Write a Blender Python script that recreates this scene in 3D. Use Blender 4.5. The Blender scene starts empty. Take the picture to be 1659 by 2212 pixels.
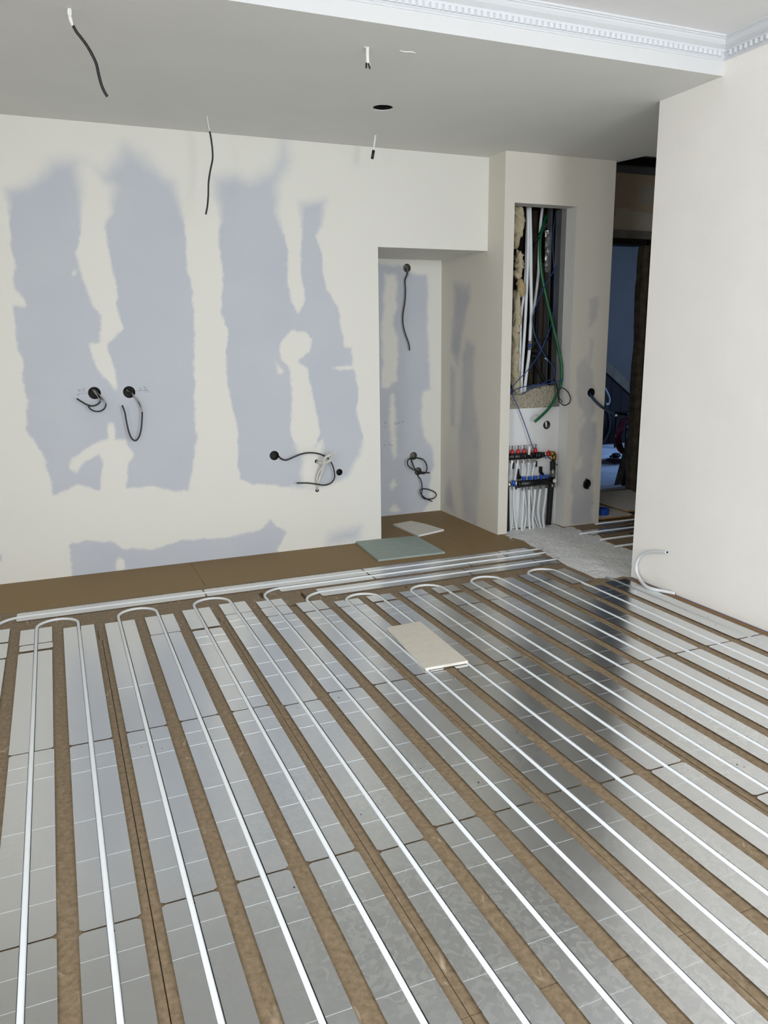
import bpy, bmesh, math, random
import numpy as np
from mathutils import Vector, Matrix
random.seed(7); rng = np.random.default_rng(7)
col = bpy.context.scene.collection
SC = bpy.context.scene

# ------------------------------------------------------------------ camera
F = 1685.0
CAM = np.array([-3.14040512, -5.10628998, 1.4369936])
RM = np.array([[0.92192325, -0.38722854, -0.01056297],
               [0.37594183, 0.90096139, -0.21664792],
               [0.09340909, 0.19576169, 0.97619266]])
cam = bpy.data.cameras.new('camera'); co = bpy.data.objects.new('camera', cam); col.objects.link(co)
m = Matrix(((RM[0][0], RM[2][0], -RM[1][0], CAM[0]), (RM[0][1], RM[2][1], -RM[1][1], CAM[1]),
            (RM[0][2], RM[2][2], -RM[1][2], CAM[2]), (0, 0, 0, 1)))
co.matrix_world = m
cam.sensor_fit = 'VERTICAL'; cam.sensor_height = 36.0; cam.lens = F / 2212 * 36.0; cam.clip_start = .02
SC.camera = co
SC.view_settings.view_transform = 'Standard'; SC.view_settings.look = 'None'
SC.view_settings.exposure = 0.0; SC.view_settings.gamma = 1.0; SC.view_settings.use_curve_mapping = False

# ------------------------------------------------------------------ light
W = bpy.data.worlds.new('world'); SC.world = W; W.use_nodes = True
W.node_tree.nodes['Background'].inputs[0].default_value = (0.75, 0.86, 1.0, 1)
W.node_tree.nodes['Background'].inputs[1].default_value = 1.0

def area(name, loc, rot, sx, sy, power, color):
    l = bpy.data.lights.new(name, 'AREA'); l.shape = 'RECTANGLE'; l.size = sx; l.size_y = sy
    l.energy = power; l.color = color
    o = bpy.data.objects.new(name, l); col.objects.link(o); o.location = loc; o.rotation_euler = rot
    return o
PI = math.pi
# daylight through the two windows of the rear wall (behind the camera)
area('window_daylight', (-1.15, -8.75, 1.75), (PI/2, 0, 0), 1.3, 1.9, 208, (0.90, 0.955, 1.03))
area('window_daylight', (-3.85, -8.75, 1.75), (PI/2, 0, 0), 1.3, 1.9, 60, (0.90, 0.955, 1.03))
area('window_daylight', (-5.56, -5.9, 1.75), (PI/2, 0, -PI/2), 1.4, 1.9, 150, (0.90, 0.955, 1.03))
# daylight through the window of the stair hall
area('stair_window_daylight', (4.6, 1.05, 1.9), (math.radians(62), 0, math.radians(15)), 0.9, 1.2, 72, (0.30, 0.52, 1.0))

area('hall_fill', (1.2, -2.44, 1.6), (PI/2, 0, 0), 0.7, 1.6, 2.2, (1.0, 0.96, 0.88))  # added fill lamp to brighten the dark hallway, no opening behind it

# ------------------------------------------------------------------ helpers
def at(px, py, ax, val):
    d = RM.T @ np.array([(px - 829.5) / F, 1, -(py - 1106) / F]); i = 'xyz'.index(ax)
    return CAM + (val - CAM[i]) / d[i] * d

def setp(o, label=None, cat=None, group=None, kind=None):
    if label: o['label'] = label
    if cat: o['category'] = cat
    if group: o['group'] = group
    if kind: o['kind'] = kind
    return o

class MB:
    def __init__(s): s.v = []; s.f = []; s.m = []; s.sm = []
    def add(s, vs, fs, mi=0, smooth=False):
        b = len(s.v); s.v += [tuple(map(float, v)) for v in vs]
        for f in fs: s.f.append([b + i for i in f]); s.m.append(mi); s.sm.append(smooth)
        return s
    def box(s, x0, x1, y0, y1, z0, z1, mi=0):
        v = [(x, y, z) for x in (x0, x1) for y in (y0, y1) for z in (z0, z1)]
        return s.add(v, [(0,1,3,2), (4,6,7,5), (0,4,5,1), (2,3,7,6), (0,2,6,4), (1,5,7,3)], mi)
    def prism(s, poly, n0, n1, ax='z', mi=0):
        # poly: 2D points; extruded along axis from n0 to n1
        def P(a, b, c): return {'z': (a, b, c), 'y': (a, c, b), 'x': (c, a, b)}[ax]
        n = len(poly); v = [P(a, b, n0) for a, b in poly] + [P(a, b, n1) for a, b in poly]
        f = [list(range(n))[::-1], list(range(n, 2*n))] + [(i, (i+1) % n, n+(i+1) % n, n+i) for i in range(n)]
        return s.add(v, f, mi)
    def tube(s, pts, r, n=10, mi=0, smooth=True, sub=6, caps=True, raw=False, rfun=None):
        P = [Vector(map(float, p)) for p in pts]
        if len(P) > 2 and not raw:
            Q = []
            for i in range(len(P)-1):
                p0 = P[i-1] if i else P[0]*2-P[1]; p1 = P[i]; p2 = P[i+1]
                p3 = P[i+2] if i+2 < len(P) else P[-1]*2-P[-2]
                for k in range(sub):
                    t = k/sub
                    Q.append(.5*((2*p1)+(-p0+p2)*t+(2*p0-5*p1+4*p2-p3)*t*t+(-p0+3*p1-3*p2+p3)*t*t*t))
            Q.append(P[-1]); P = Q
        T = []
        for i in range(len(P)):
            a = P[max(i-1, 0)]; b = P[min(i+1, len(P)-1)]
            d = b-a
            T.append(d.normalized() if d.length > 1e-9 else Vector((0, 0, 1)))
        u = T[0].orthogonal().normalized(); V = []
        for i, p in enumerate(P):
            u = (u - T[i]*u.dot(T[i])).normalized(); w = T[i].cross(u)
            rr = rfun(i/(len(P)-1)) if rfun else (r[i] if isinstance(r, (list, tuple)) else r)
            for k in range(n):
                a = 2*PI*k/n; V.append(p + (u*math.cos(a)+w*math.sin(a))*rr)
        b = len(s.v); s.v += [tuple(v) for v in V]
        for i in range(len(P)-1):
            for k in range(n):
                s.f.append([b+i*n+k, b+i*n+(k+1) % n, b+(i+1)*n+(k+1) % n, b+(i+1)*n+k]); s.m.append(mi); s.sm.append(smooth)
        if caps:
            s.f.append([b+k for k in range(n)][::-1]); s.m.append(mi); s.sm.append(False)
            e = b+(len(P)-1)*n; s.f.append([e+k for k in range(n)]); s.m.append(mi); s.sm.append(False)
        return s
    def lathe(s, base, axis, prof, n=20, mi=0):
        # prof: list of (distance along axis, radius)
        ax = Vector(axis).normalized(); base = Vector(map(float, base))
        u = ax.orthogonal().normalized(); w = ax.cross(u); V = []
        for t, r in prof:
            for k in range(n):
                a = 2*PI*k/n; V.append(base+ax*t+(u*math.cos(a)+w*math.sin(a))*max(r, 1e-5))
        b = len(s.v); s.v += [tuple(v) for v in V]
        for i in range(len(prof)-1):
            for k in range(n):
                s.f.append([b+i*n+k, b+i*n+(k+1) % n, b+(i+1)*n+(k+1) % n, b+(i+1)*n+k]); s.m.append(mi); s.sm.append(False)
        s.f.append([b+k for k in range(n)][::-1]); s.m.append(mi); s.sm.append(False)
        e = b+(len(prof)-1)*n; s.f.append([e+k for k in range(n)]); s.m.append(mi); s.sm.append(False)
        return s
    def blob(s, c, rx, ry, rz, amp=.2, seed=0, mi=0, nu=18, nv=12, rough=3.0):
        r = random.Random(seed); ph = [(r.uniform(0, 6), r.uniform(0, 6), r.uniform(1, rough), r.uniform(1, rough)) for _ in range(6)]
        V = []
        for j in range(nv+1):
            th = PI*j/nv
            for i in range(nu):
                a = 2*PI*i/nu; k = 1
                if 0 < j < nv:
                    for p in ph: k += amp/4*math.sin(round(p[2])*a+p[0])*math.sin(p[3]*th*2+p[1])
                V.append((c[0]+rx*k*math.sin(th)*math.cos(a), c[1]+ry*k*math.sin(th)*math.sin(a), c[2]+rz*k*math.cos(th)))
        fs = [(j*nu+i, (j+1)*nu+i, (j+1)*nu+(i+1) % nu, j*nu+(i+1) % nu) for j in range(nv) for i in range(nu)]
        return s.add(V, fs, mi, True)
    def build(s, name, mats, parent=None):
        me = bpy.data.meshes.new(name); me.from_pydata(s.v, [], s.f)
        for mt in (mats if isinstance(mats, (list, tuple)) else [mats]): me.materials.append(mt)
        me.polygons.foreach_set('material_index', s.m); me.polygons.foreach_set('use_smooth', s.sm)
        bm = bmesh.new(); bm.from_mesh(me); bmesh.ops.recalc_face_normals(bm, faces=bm.faces); bm.to_mesh(me); bm.free()
        me.update()
        o = bpy.data.objects.new(name, me); col.objects.link(o)
        if parent is not None:
            o.parent = parent; o.matrix_parent_inverse = parent.matrix_world.inverted()
        return o

def empty(name, loc, label, cat, group=None):
    o = bpy.data.objects.new(name, None); col.objects.link(o); o.location = tuple(map(float, loc)); o.empty_display_size = .05
    o.matrix_world = Matrix.Translation(Vector(tuple(map(float, loc))))
    setp(o, label, cat, group); return o
def structure(o): o['kind'] = 'structure'; return o

# ------------------------------------------------------------------ materials
def lin(c): return tuple((x/255/12.92 if x/255 <= .04045 else ((x/255+.055)/1.055)**2.4) for x in c)
def mat(name, c, rough=.6, metal=0., spec=.5, noise=0., nscale=20., bump=0., bscale=60., trans=0., coat=0., srgb=True):
    M = bpy.data.materials.new(name); M.use_nodes = True; nt = M.node_tree; b = nt.nodes['Principled BSDF']
    c = lin(c) if srgb else c
    b.inputs['Base Color'].default_value = (*c, 1); b.inputs['Roughness'].default_value = rough
    b.inputs['Metallic'].default_value = metal; b.inputs['Specular IOR Level'].default_value = spec
    b.inputs['Transmission Weight'].default_value = trans
    if noise or bump:
        tc = nt.nodes.new('ShaderNodeTexCoord')
    if noise:
        n = nt.nodes.new('ShaderNodeTexNoise'); n.inputs['Scale'].default_value = nscale; n.inputs['Detail'].default_value = 6
        nt.links.new(tc.outputs['Object'], n.inputs['Vector'])
        r = nt.nodes.new('ShaderNodeMapRange'); r.inputs[1].default_value = .3; r.inputs[2].default_value = .7
        r.inputs[3].default_value = 1-noise; r.inputs[4].default_value = 1+noise
        nt.links.new(n.outputs[0], r.inputs[0])
        mx = nt.nodes.new('ShaderNodeVectorMath'); mx.operation = 'SCALE'; mx.inputs[0].default_value = c
        nt.links.new(r.outputs[0], mx.inputs['Scale']); nt.links.new(mx.outputs[0], b.inputs['Base Color'])
    if bump:
        n2 = nt.nodes.new('ShaderNodeTexNoise'); n2.inputs['Scale'].default_value = bscale; n2.inputs['Detail'].default_value = 5
        nt.links.new(tc.outputs['Object'], n2.inputs['Vector'])
        bp = nt.nodes.new('ShaderNodeBump'); bp.inputs['Strength'].default_value = bump; bp.inputs['Distance'].default_value = .01
        nt.links.new(n2.outputs[0], bp.inputs['Height']); nt.links.new(bp.outputs[0], b.inputs['Normal'])
    return M
FILL = (220, 218, 209)
M_fill = mat('filler_white', FILL, .85, noise=.02, nscale=6, bump=.08, bscale=40)
M_right = mat('wall_cream', (240, 236, 228), .85, noise=.02, nscale=3, bump=.08, bscale=30)
M_soffit = mat('ceiling_primer', (220, 220, 214), .85, noise=.02, nscale=3, bump=.06, bscale=30)
M_ceil = mat('ceiling_white', (232, 231, 230), .8, noise=.01, nscale=3)
M_mould = mat('moulding_white', (210, 212, 214), .6, bump=.03, bscale=50)
M_beam = mat('beam_white', (209, 209, 208), .7)
M_pipe = mat('pipe_white', (216, 219, 219), .35)
M_pipe_in = mat('pipe_bore', (20, 18, 20), .7)
M_red_in = mat('pipe_bore_red', (110, 20, 40), .6)
M_black = mat('cable_black', (14, 14, 16), .45)
M_blackm = mat('plastic_black', (16, 16, 18), .4)
M_rubber = mat('insulation_black', (18, 18, 19), .75)
M_sleeve = mat('sleeve_white', (225, 225, 220), .5)
M_grey_sleeve = mat('cable_grey', (150, 150, 146), .45)
M_drain = mat('drain_pipe_grey', (204, 201, 192), .5)
M_cup = mat('socket_box_dark', (42, 40, 34), .8, noise=.2, nscale=40)
M_cup_grey = mat('socket_box_grey', (120, 116, 106), .8, noise=.2, nscale=40)
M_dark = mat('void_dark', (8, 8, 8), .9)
M_red = mat('plastic_red', (175, 22, 28), .35)
M_blue = mat('plastic_blue', (20, 75, 170), .35)
M_bluecable = mat('cable_blue', (34, 66, 130), .4)
M_navy = mat('conduit_navy', (22, 42, 66), .45)
M_green = mat('hose_green', (8, 92, 52), .35)
M_brass = mat('brass', (176, 140, 80), .3, metal=1)
M_nickel = mat('nickel', (190, 186, 178), .25, metal=1)
M_steel = mat('galvanised', (150, 152, 152), .4, metal=.8, noise=.06, nscale=60)
M_clear = mat('clear_plastic', (225, 225, 225), .1, trans=.85)
M_white = mat('white_board', (222, 222, 220), .6, noise=.015, nscale=5)
M_foam = mat('foam_yellow', (184, 172, 142), .9, noise=.12, nscale=30, bump=.5, bscale=60)
M_wool = mat('mineral_wool', (176, 168, 148), .95, noise=.25, nscale=90, bump=1.0, bscale=160)
M_wood = mat('wood_brown', (92, 58, 36), .7, noise=.3, nscale=25)
M_woodd = mat('wood_dark', (92, 82, 66), .7, noise=.4, nscale=14)
M_gyp = mat('gypsum_board', (205, 198, 184), .9, noise=.04, nscale=30)
M_gypw = mat('gypsum_board_white', (214, 210, 200), .9, noise=.04, nscale=30)
M_core = mat('gypsum_core', (232, 232, 230), .9)
M_green_b = mat('gypsum_green', (150, 162, 154), .85, noise=.06, nscale=18)
M_kraft = mat('kraft_edge', (140, 105, 66), .9)
M_conc = mat('concrete', (212, 216, 222), .7, noise=.15, nscale=4)
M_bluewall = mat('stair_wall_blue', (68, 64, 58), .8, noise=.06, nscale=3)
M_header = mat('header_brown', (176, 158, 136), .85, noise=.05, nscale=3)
M_pencil = mat('pencil', (120, 124, 132), .8)
M_score = mat('score_bright', (226, 229, 232), .38, metal=1)
M_dot = mat('drip_dark', (30, 26, 24), .7)
M_wrap = mat('foil_wrap', (225, 225, 222), .12, metal=.9, bump=1.0, bscale=25)

# chipboard: smooth strip along the wall, fibrous elsewhere
def chip():
    M = bpy.data.materials.new('chipboard'); M.use_nodes = True; nt = M.node_tree; N = nt.nodes; L = nt.links
    b = N['Principled BSDF']; b.inputs['Roughness'].default_value = .6; b.inputs['Specular IOR Level'].default_value = .25
    tc = N.new('ShaderNodeTexCoord')
    mp = N.new('ShaderNodeMapping'); mp.inputs['Scale'].default_value = (1, .35, 1); L.new(tc.outputs['Object'], mp.inputs[0])
    n = N.new('ShaderNodeTexNoise'); n.inputs['Scale'].default_value = 55; n.inputs['Detail'].default_value = 8; n.inputs['Roughness'].default_value = .65
    L.new(tc.outputs['Object'], n.inputs[0])
    n2 = N.new('ShaderNodeTexNoise'); n2.inputs['Scale'].default_value = 3; n2.inputs['Detail'].default_value = 3; L.new(tc.outputs['Object'], n2.inputs[0])
    r = N.new('ShaderNodeValToRGB'); e = r.color_ramp.elements
    e[0].position = .3; e[0].color = (*lin((108, 92, 70)), 1); e[1].position = .72; e[1].color = (*lin((148, 129, 104)), 1)
    L.new(n.outputs[0], r.inputs[0])
    # pale flattened scuffs
    n3 = N.new('ShaderNodeTexNoise'); n3.inputs['Scale'].default_value = 22; n3.inputs['Detail'].default_value = 6; n3.inputs['Distortion'].default_value = 1.5; L.new(mp.outputs[0], n3.inputs[0])
    r3 = N.new('ShaderNodeMapRange'); r3.inputs[1].default_value = .62; r3.inputs[2].default_value = .75; L.new(n3.outputs[0], r3.inputs[0])
    g3 = N.new('ShaderNodeMath'); g3.operation = 'MULTIPLY'; L.new(r3.outputs[0], g3.inputs[0])
    r2b = N.new('ShaderNodeMapRange'); r2b.inputs[1].default_value = .48; r2b.inputs[2].default_value = .62; r2b.inputs[3].default_value = .25; r2b.inputs[4].default_value = .85; L.new(n2.outputs[0], r2b.inputs[0])
    L.new(r2b.outputs[0], g3.inputs[1])
    mxs = N.new('ShaderNodeMix'); mxs.data_type = 'RGBA'; L.new(g3.outputs[0], mxs.inputs[0]); L.new(r.outputs[0], mxs.inputs[6])
    mxs.inputs[7].default_value = (*lin((200, 184, 160)), 1)
    sx = N.new('ShaderNodeSeparateXYZ'); L.new(tc.outputs['Object'], sx.inputs[0])
    gt = N.new('ShaderNodeMath'); gt.operation = 'GREATER_THAN'; gt.inputs[1].default_value = -.595; L.new(sx.outputs[1], gt.inputs[0])
    lt = N.new('ShaderNodeMath'); lt.operation = 'LESS_THAN'; lt.inputs[1].default_value = 0.0; L.new(sx.outputs[0], lt.inputs[0])
    an = N.new('ShaderNodeMath'); an.operation = 'MULTIPLY'; L.new(gt.outputs[0], an.inputs[0]); L.new(lt.outputs[0], an.inputs[1])
    n4 = N.new('ShaderNodeTexNoise'); n4.inputs['Scale'].default_value = 160; L.new(tc.outputs['Object'], n4.inputs[0])
    r4 = N.new('ShaderNodeValToRGB'); e = r4.color_ramp.elements
    e[0].position = .3; e[0].color = (*lin((130, 107, 72)), 1); e[1].position = .7; e[1].color = (*lin((139, 115, 78)), 1); L.new(n4.outputs[0], r4.inputs[0])
    mx = N.new('ShaderNodeMix'); mx.data_type = 'RGBA'; L.new(an.outputs[0], mx.inputs[0]); L.new(mxs.outputs[2], mx.inputs[6]); L.new(r4.outputs[0], mx.inputs[7])
    L.new(mx.outputs[2], b.inputs['Base Color'])
    bp = N.new('ShaderNodeBump'); bp.inputs['Strength'].default_value = .25; bp.inputs['Distance'].default_value = .004; L.new(n.outputs[0], bp.inputs['Height']); L.new(bp.outputs[0], b.inputs['Normal'])
    return M
M_chip = chip()

def plate_mat():
    M = bpy.data.materials.new('plate_aluminium'); M.use_nodes = True; nt = M.node_tree; N = nt.nodes; L = nt.links
    b = N['Principled BSDF']; b.inputs['Metallic'].default_value = 1
    tc = N.new('ShaderNodeTexCoord')
    def noise(s, d=4, dist=0.):
        n = N.new('ShaderNodeTexNoise'); n.inputs['Scale'].default_value = s; n.inputs['Detail'].default_value = d; n.inputs['Distortion'].default_value = dist
        L.new(tc.outputs['Object'], n.inputs[0]); return n
    n = noise(30, 1, 1.6); r = N.new('ShaderNodeMapRange'); r.inputs[1].default_value = .46; r.inputs[2].default_value = .56; L.new(n.outputs[0], r.inputs[0])
    nb = noise(1.1, 2); rb = N.new('ShaderNodeMapRange'); rb.inputs[1].default_value = .38; rb.inputs[2].default_value = .6; rb.inputs[3].default_value = .1; L.new(nb.outputs[0], rb.inputs[0])
    # blotchy oxide is strong away from the wall
    sx = N.new('ShaderNodeSeparateXYZ'); L.new(tc.outputs['Object'], sx.inputs[0])
    ry = N.new('ShaderNodeMapRange'); ry.inputs[1].default_value = -2.1; ry.inputs[2].default_value = -3.3; ry.inputs[3].default_value = .05; ry.inputs[4].default_value = 1; L.new(sx.outputs[1], ry.inputs[0])
    m1 = N.new('ShaderNodeMath'); m1.operation = 'MULTIPLY'; L.new(r.outputs[0], m1.inputs[0]); L.new(rb.outputs[0], m1.inputs[1])
    m2 = N.new('ShaderNodeMath'); m2.operation = 'MULTIPLY'; L.new(m1.outputs[0], m2.inputs[0]); L.new(ry.outputs[0], m2.inputs[1])
    rr = N.new('ShaderNodeMapRange'); rr.inputs[3].default_value = .24; rr.inputs[4].default_value = .29; L.new(m2.outputs[0], rr.inputs[0]); L.new(rr.outputs[0], b.inputs['Roughness'])
    mx = N.new('ShaderNodeMix'); mx.data_type = 'RGBA'; mx.inputs[6].default_value = (.725, .74, .755, 1); mx.inputs[7].default_value = (.80, .81, .815, 1)
    L.new(m2.outputs[0], mx.inputs[0]); L.new(mx.outputs[2], b.inputs['Base Color'])
    n5 = noise(3, 0); bp = N.new('ShaderNodeBump'); bp.inputs['Strength'].default_value = .012; bp.inputs['Distance'].default_value = .01; L.new(n5.outputs[0], bp.inputs['Height']); L.new(bp.outputs[0], b.inputs['Normal'])
    return M
M_plate = plate_mat()

def patch_mat(name, fill, board, amp=.022, lo=.86, hi=1.0):
    M = bpy.data.materials.new(name); M.use_nodes = True; nt = M.node_tree; N = nt.nodes; L = nt.links
    b = N['Principled BSDF']; b.inputs['Roughness'].default_value = .85; b.inputs['Specular IOR Level'].default_value = .25
    a = N.new('ShaderNodeAttribute'); a.attribute_name = 'patch'; s = N.new('ShaderNodeAttribute'); s.attribute_name = 'soft'
    tc = N.new('ShaderNodeTexCoord')
    n = N.new('ShaderNodeTexNoise'); n.inputs['Scale'].default_value = 14; n.inputs['Detail'].default_value = 8; n.inputs['Roughness'].default_value = .65; L.new(tc.outputs['Object'], n.inputs[0])
    ma = N.new('ShaderNodeMath'); ma.operation = 'MULTIPLY_ADD'; ma.inputs[1].default_value = amp*2.6; ma.inputs[2].default_value = -amp*1.3; L.new(n.outputs[0], ma.inputs[0])
    ad = N.new('ShaderNodeMath'); L.new(a.outputs['Fac'], ad.inputs[0]); L.new(ma.outputs[0], ad.inputs[1])
    dv = N.new('ShaderNodeMath'); dv.operation = 'DIVIDE'; L.new(ad.outputs[0], dv.inputs[0]); L.new(s.outputs['Fac'], dv.inputs[1])
    r = N.new('ShaderNodeMapRange'); r.interpolation_type = 'SMOOTHSTEP'; r.inputs[1].default_value = -1; r.inputs[2].default_value = 1; L.new(dv.outputs[0], r.inputs[0])
    n2 = N.new('ShaderNodeTexNoise'); n2.inputs['Scale'].default_value = 2.5; n2.inputs['Detail'].default_value = 4; L.new(tc.outputs['Object'], n2.inputs[0])
    r2 = N.new('ShaderNodeMapRange'); r2.inputs[1].default_value = .3; r2.inputs[2].default_value = .7; r2.inputs[3].default_value = lo; r2.inputs[4].default_value = hi; L.new(n2.outputs[0], r2.inputs[0])
    mu = N.new('ShaderNodeMath'); mu.operation = 'MULTIPLY'; L.new(r.outputs[0], mu.inputs[0]); L.new(r2.outputs[0], mu.inputs[1])
    mx = N.new('ShaderNodeMix'); mx.data_type = 'RGBA'; mx.inputs[6].default_value = (*lin(fill), 1); mx.inputs[7].default_value = (*lin(board), 1)
    L.new(mu.outputs[0], mx.inputs[0]); L.new(mx.outputs[2], b.inputs['Base Color'])
    return M
M_patch = patch_mat('plasterboard_filled', FILL, (184, 188, 195))
M_patch2 = patch_mat('plasterboard_filled_column', (216, 211, 198), (176, 176, 180), .03, .35, .85)

# ------------------------------------------------------------------ patched walls
def sdf(P, poly):
    poly = np.array(poly, float); d = np.full(len(P), 1e9); inside = np.zeros(len(P), bool); n = len(poly)
    for i in range(n):
        a = poly[i]; b = poly[(i+1) % n]; e = b-a; w = P-a
        t = np.clip((w @ e)/max(e @ e, 1e-12), 0, 1); q = w-t[:, None]*e; d = np.minimum(d, (q*q).sum(1))
        c = ((a[1] <= P[:, 1]) != (b[1] <= P[:, 1]))
        if abs(e[1]) > 1e-12: inside ^= c & (P[:, 0] < a[0]+(P[:, 1]-a[1])/e[1]*e[0])
    d = np.sqrt(d); return np.where(inside, d, -d)

def grid_wall(name, mapf, u0, u1, v0, v1, material, grey=(), fill=(), holes=(), cuts=(), res=.02, softf=None):
    def lines(a, b, extra):
        e = sorted({a, b, *[x for x in extra if a < x < b]}); out = []
        for p, q in zip(e[:-1], e[1:]):
            k = max(1, int(round((q-p)/res))); out += list(np.linspace(p, q, k+1)[:-1])
        return np.array(out+[b])
    sq = [(u, v, r, r*1.45) for u, v, r in holes]
    U = lines(u0, u1, [x for c in cuts for x in c[:2]]+[x for s in sq for x in (s[0]-s[3], s[0]+s[3])])
    V = lines(v0, v1, [x for c in cuts for x in c[2:]]+[x for s in sq for x in (s[1]-s[3], s[1]+s[3])])
    nu, nv = len(U), len(V); P = np.array([(u, v) for v in V for u in U]); faces = []
    uc = (U[1:]+U[:-1])/2; vc = (V[1:]+V[:-1])/2
    for j in range(nv-1):
        for i in range(nu-1):
            a, b = uc[i], vc[j]
            if any(c[0] < a < c[1] and c[2] < b < c[3] for c in cuts): continue
            if any(abs(a-s[0]) < s[3] and abs(b-s[1]) < s[3] for s in sq): continue
            faces.append((j*nu+i, j*nu+i+1, (j+1)*nu+i+1, (j+1)*nu+i))
    P = list(map(tuple, P))
    for u, v, r, a in sq:
        i0 = int(np.argmin(abs(U-(u-a)))); i1 = int(np.argmin(abs(U-(u+a)))); j0 = int(np.argmin(abs(V-(v-a)))); j1 = int(np.argmin(abs(V-(v+a))))
        loop = [j0*nu+i for i in range(i0, i1)]+[j*nu+i1 for j in range(j0, j1)]+[j1*nu+i for i in range(i1, i0, -1)]+[j*nu+i0 for j in range(j1, j0, -1)]
        # subdivide ring: project the loop onto the circle, with one in-between fan for roundness
        ring = []
        for q in loop:
            d = np.array(P[q])-np.array((u, v)); d = d/np.linalg.norm(d)*r; ring.append(len(P)); P.append((u+d[0], v+d[1]))
        n = len(loop)
        for k in range(n):
            A = np.array(P[ring[k]])-(u, v); B = np.array(P[ring[(k+1) % n]])-(u, v); mid = (A+B)/2; mid = mid/np.linalg.norm(mid)*r
            mi = len(P); P.append((u+mid[0], v+mid[1]))
            faces.append((loop[k], loop[(k+1) % n], ring[(k+1) % n], mi, ring[k]))
    Pn = np.array(P); me = bpy.data.meshes.new(name); me.from_pydata([tuple(map(float, mapf(u, v))) for u, v in P], [], faces)
    d = np.full(len(P), -.3)
    for g in grey: d = np.maximum(d, sdf(Pn, g))
    for g in fill: d = np.minimum(d, -sdf(Pn, g))
    s = np.full(len(P), .012)
    if softf is not None: s = softf(Pn)
    for nm, ar in (('patch', d), ('soft', s)):
        at_ = me.attributes.new(nm, 'FLOAT', 'POINT'); at_.data.foreach_set('value', ar.astype(np.float32))
    me.materials.append(material); me.update()
    o = bpy.data.objects.new(name, me); col.objects.link(o); return structure(o)

def cup(name, c, axis, r, depth, material, label, group=None, cat='socket box'):
    mb = MB(); c = Vector(tuple(map(float, c))); ax = Vector(axis); u = ax.orthogonal().normalized(); w = ax.cross(u); n = 28; V = []
    for t, rr in ((-.0012, r*1.0), (-.0012, r*.965), (depth, r*.94)):
        for k in range(n):
            a = 2*PI*k/n; V.append(c+ax*t+(u*math.cos(a)+w*math.sin(a))*rr)
    fs = [(i*n+k, i*n+(k+1) % n, (i+1)*n+(k+1) % n, (i+1)*n+k) for i in range(2) for k in range(n)]+[[2*n+k for k in range(n)]]
    mb.add(V, fs)
    o = mb.build(name, material); setp(o, label, cat, group); return o

HC = 2.665; YB = -1.916; CZ = 2.82
def wp(pts, sx, sy, ox, oy, ax='y', val=0.0, uv='xz'):
    out = []
    for x, y in pts:
        p = at(ox+x/sx, oy+y/sy, ax, val); out.append((p['xyz'.index(uv[0])], p['xyz'.index(uv[1])]))
    return out
A = lambda pts: wp(pts, 2, 2, 0, 250)
greyB = [A([(28,320),(110,310),(180,260),(230,205),(320,200),(400,235),(440,265),(500,200),(540,140),(620,180),(700,265),(750,290),(775,380),(800,500),(805,650),(830,750),(840,900),(838,1250),(850,1400),(835,1500),(815,1620),(740,1620),(650,1600),(560,1610),(440,1615),(400,1610),(340,1590),(230,1640),(215,1560),(190,1480),(160,1420),(110,1360),(120,1250),(100,1150),(98,1050),(75,1000),(60,880),(60,820),(110,825),(100,790),(55,740),(65,650),(45,540),(40,400)]),
    A([(930,270),(1010,262),(1080,285),(1180,240),(1215,190),(1225,110),(1240,200),(1195,300),(1200,450),(1240,550),(1305,540),(1300,380),(1400,370),(1390,470),(1365,520),(1390,600),(1400,720),(1430,780),(1460,820),(1480,950),(1490,1000),(1520,1000),(1525,1095),(1535,1110),(1550,1200),(1540,1290),(1568,1380),(1555,1470),(1540,1480),(1500,1560),(1400,1600),(1270,1605),(1200,1600),(1100,1590),(1040,1575),(1025,1500),(1030,1350),(1000,1250),(985,1150),(975,1050),(985,930),(955,850),(965,680),(945,560),(955,430),(935,330)]),
    A([(300,1855),(370,1835),(490,1840),(530,1870),(680,1870),(780,1835),(1000,1820),(1120,1790),(1170,1745),(1200,1770),(1235,1800),(1215,1850),(1200,1870),(1210,1920),(1100,2020),(310,2060),(310,1960)]),
    A([(1430,1810),(1550,1780),(1550,1830),(1420,1850)]), A([(-40,1900),(8,1895),(5,1925),(-40,1930)])]
fillB = [A([(320,170),(420,190),(450,270),(490,310),(480,430),(450,460),(470,600),(500,700),(512,860),(530,920),(460,990),(490,1080),(510,1170),(500,1190),(470,1150),(420,1100),(400,1040),(385,985),(430,980),(435,860),(400,820),(370,740),(345,660),(325,600),(345,540),(352,330),(335,260)]),
    A([(300,1520),(310,1480),(400,1420),(470,1395),(540,1400),(580,1460),(550,1510),(545,1600),(560,1640),(430,1640),(445,1500),(430,1460),(370,1490),(330,1545)]),
    A([(465,1325),(490,1330),(500,1400),(470,1400)]),
    A([(1200,300),(1300,300),(1300,550),(1300,680),(1320,790),(1290,860),(1260,800),(1240,720),(1245,580),(1200,440)]),
    A([(1210,980),(1260,925),(1320,935),(1348,965),(1335,1020),(1290,1060),(1330,1100),(1350,1200),(1370,1290),(1380,1370),(1360,1460),(1290,1460),(1255,1380),(1260,1250),(1255,1090),(1215,1050)]),
    A([(1190,1060),(1210,1080),(1225,1110),(1200,1115)]), A([(1430,1086),(1530,1080),(1530,1094),(1440,1098)]),
    A([(1310,1470),(1400,1390),(1370,1620),(1300,1600)]), A([(500,1930),(515,1905),(535,1920),(535,1960),(500,1970)]), A([(318,670),(326,670),(326,685),(318,685)])]
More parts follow.
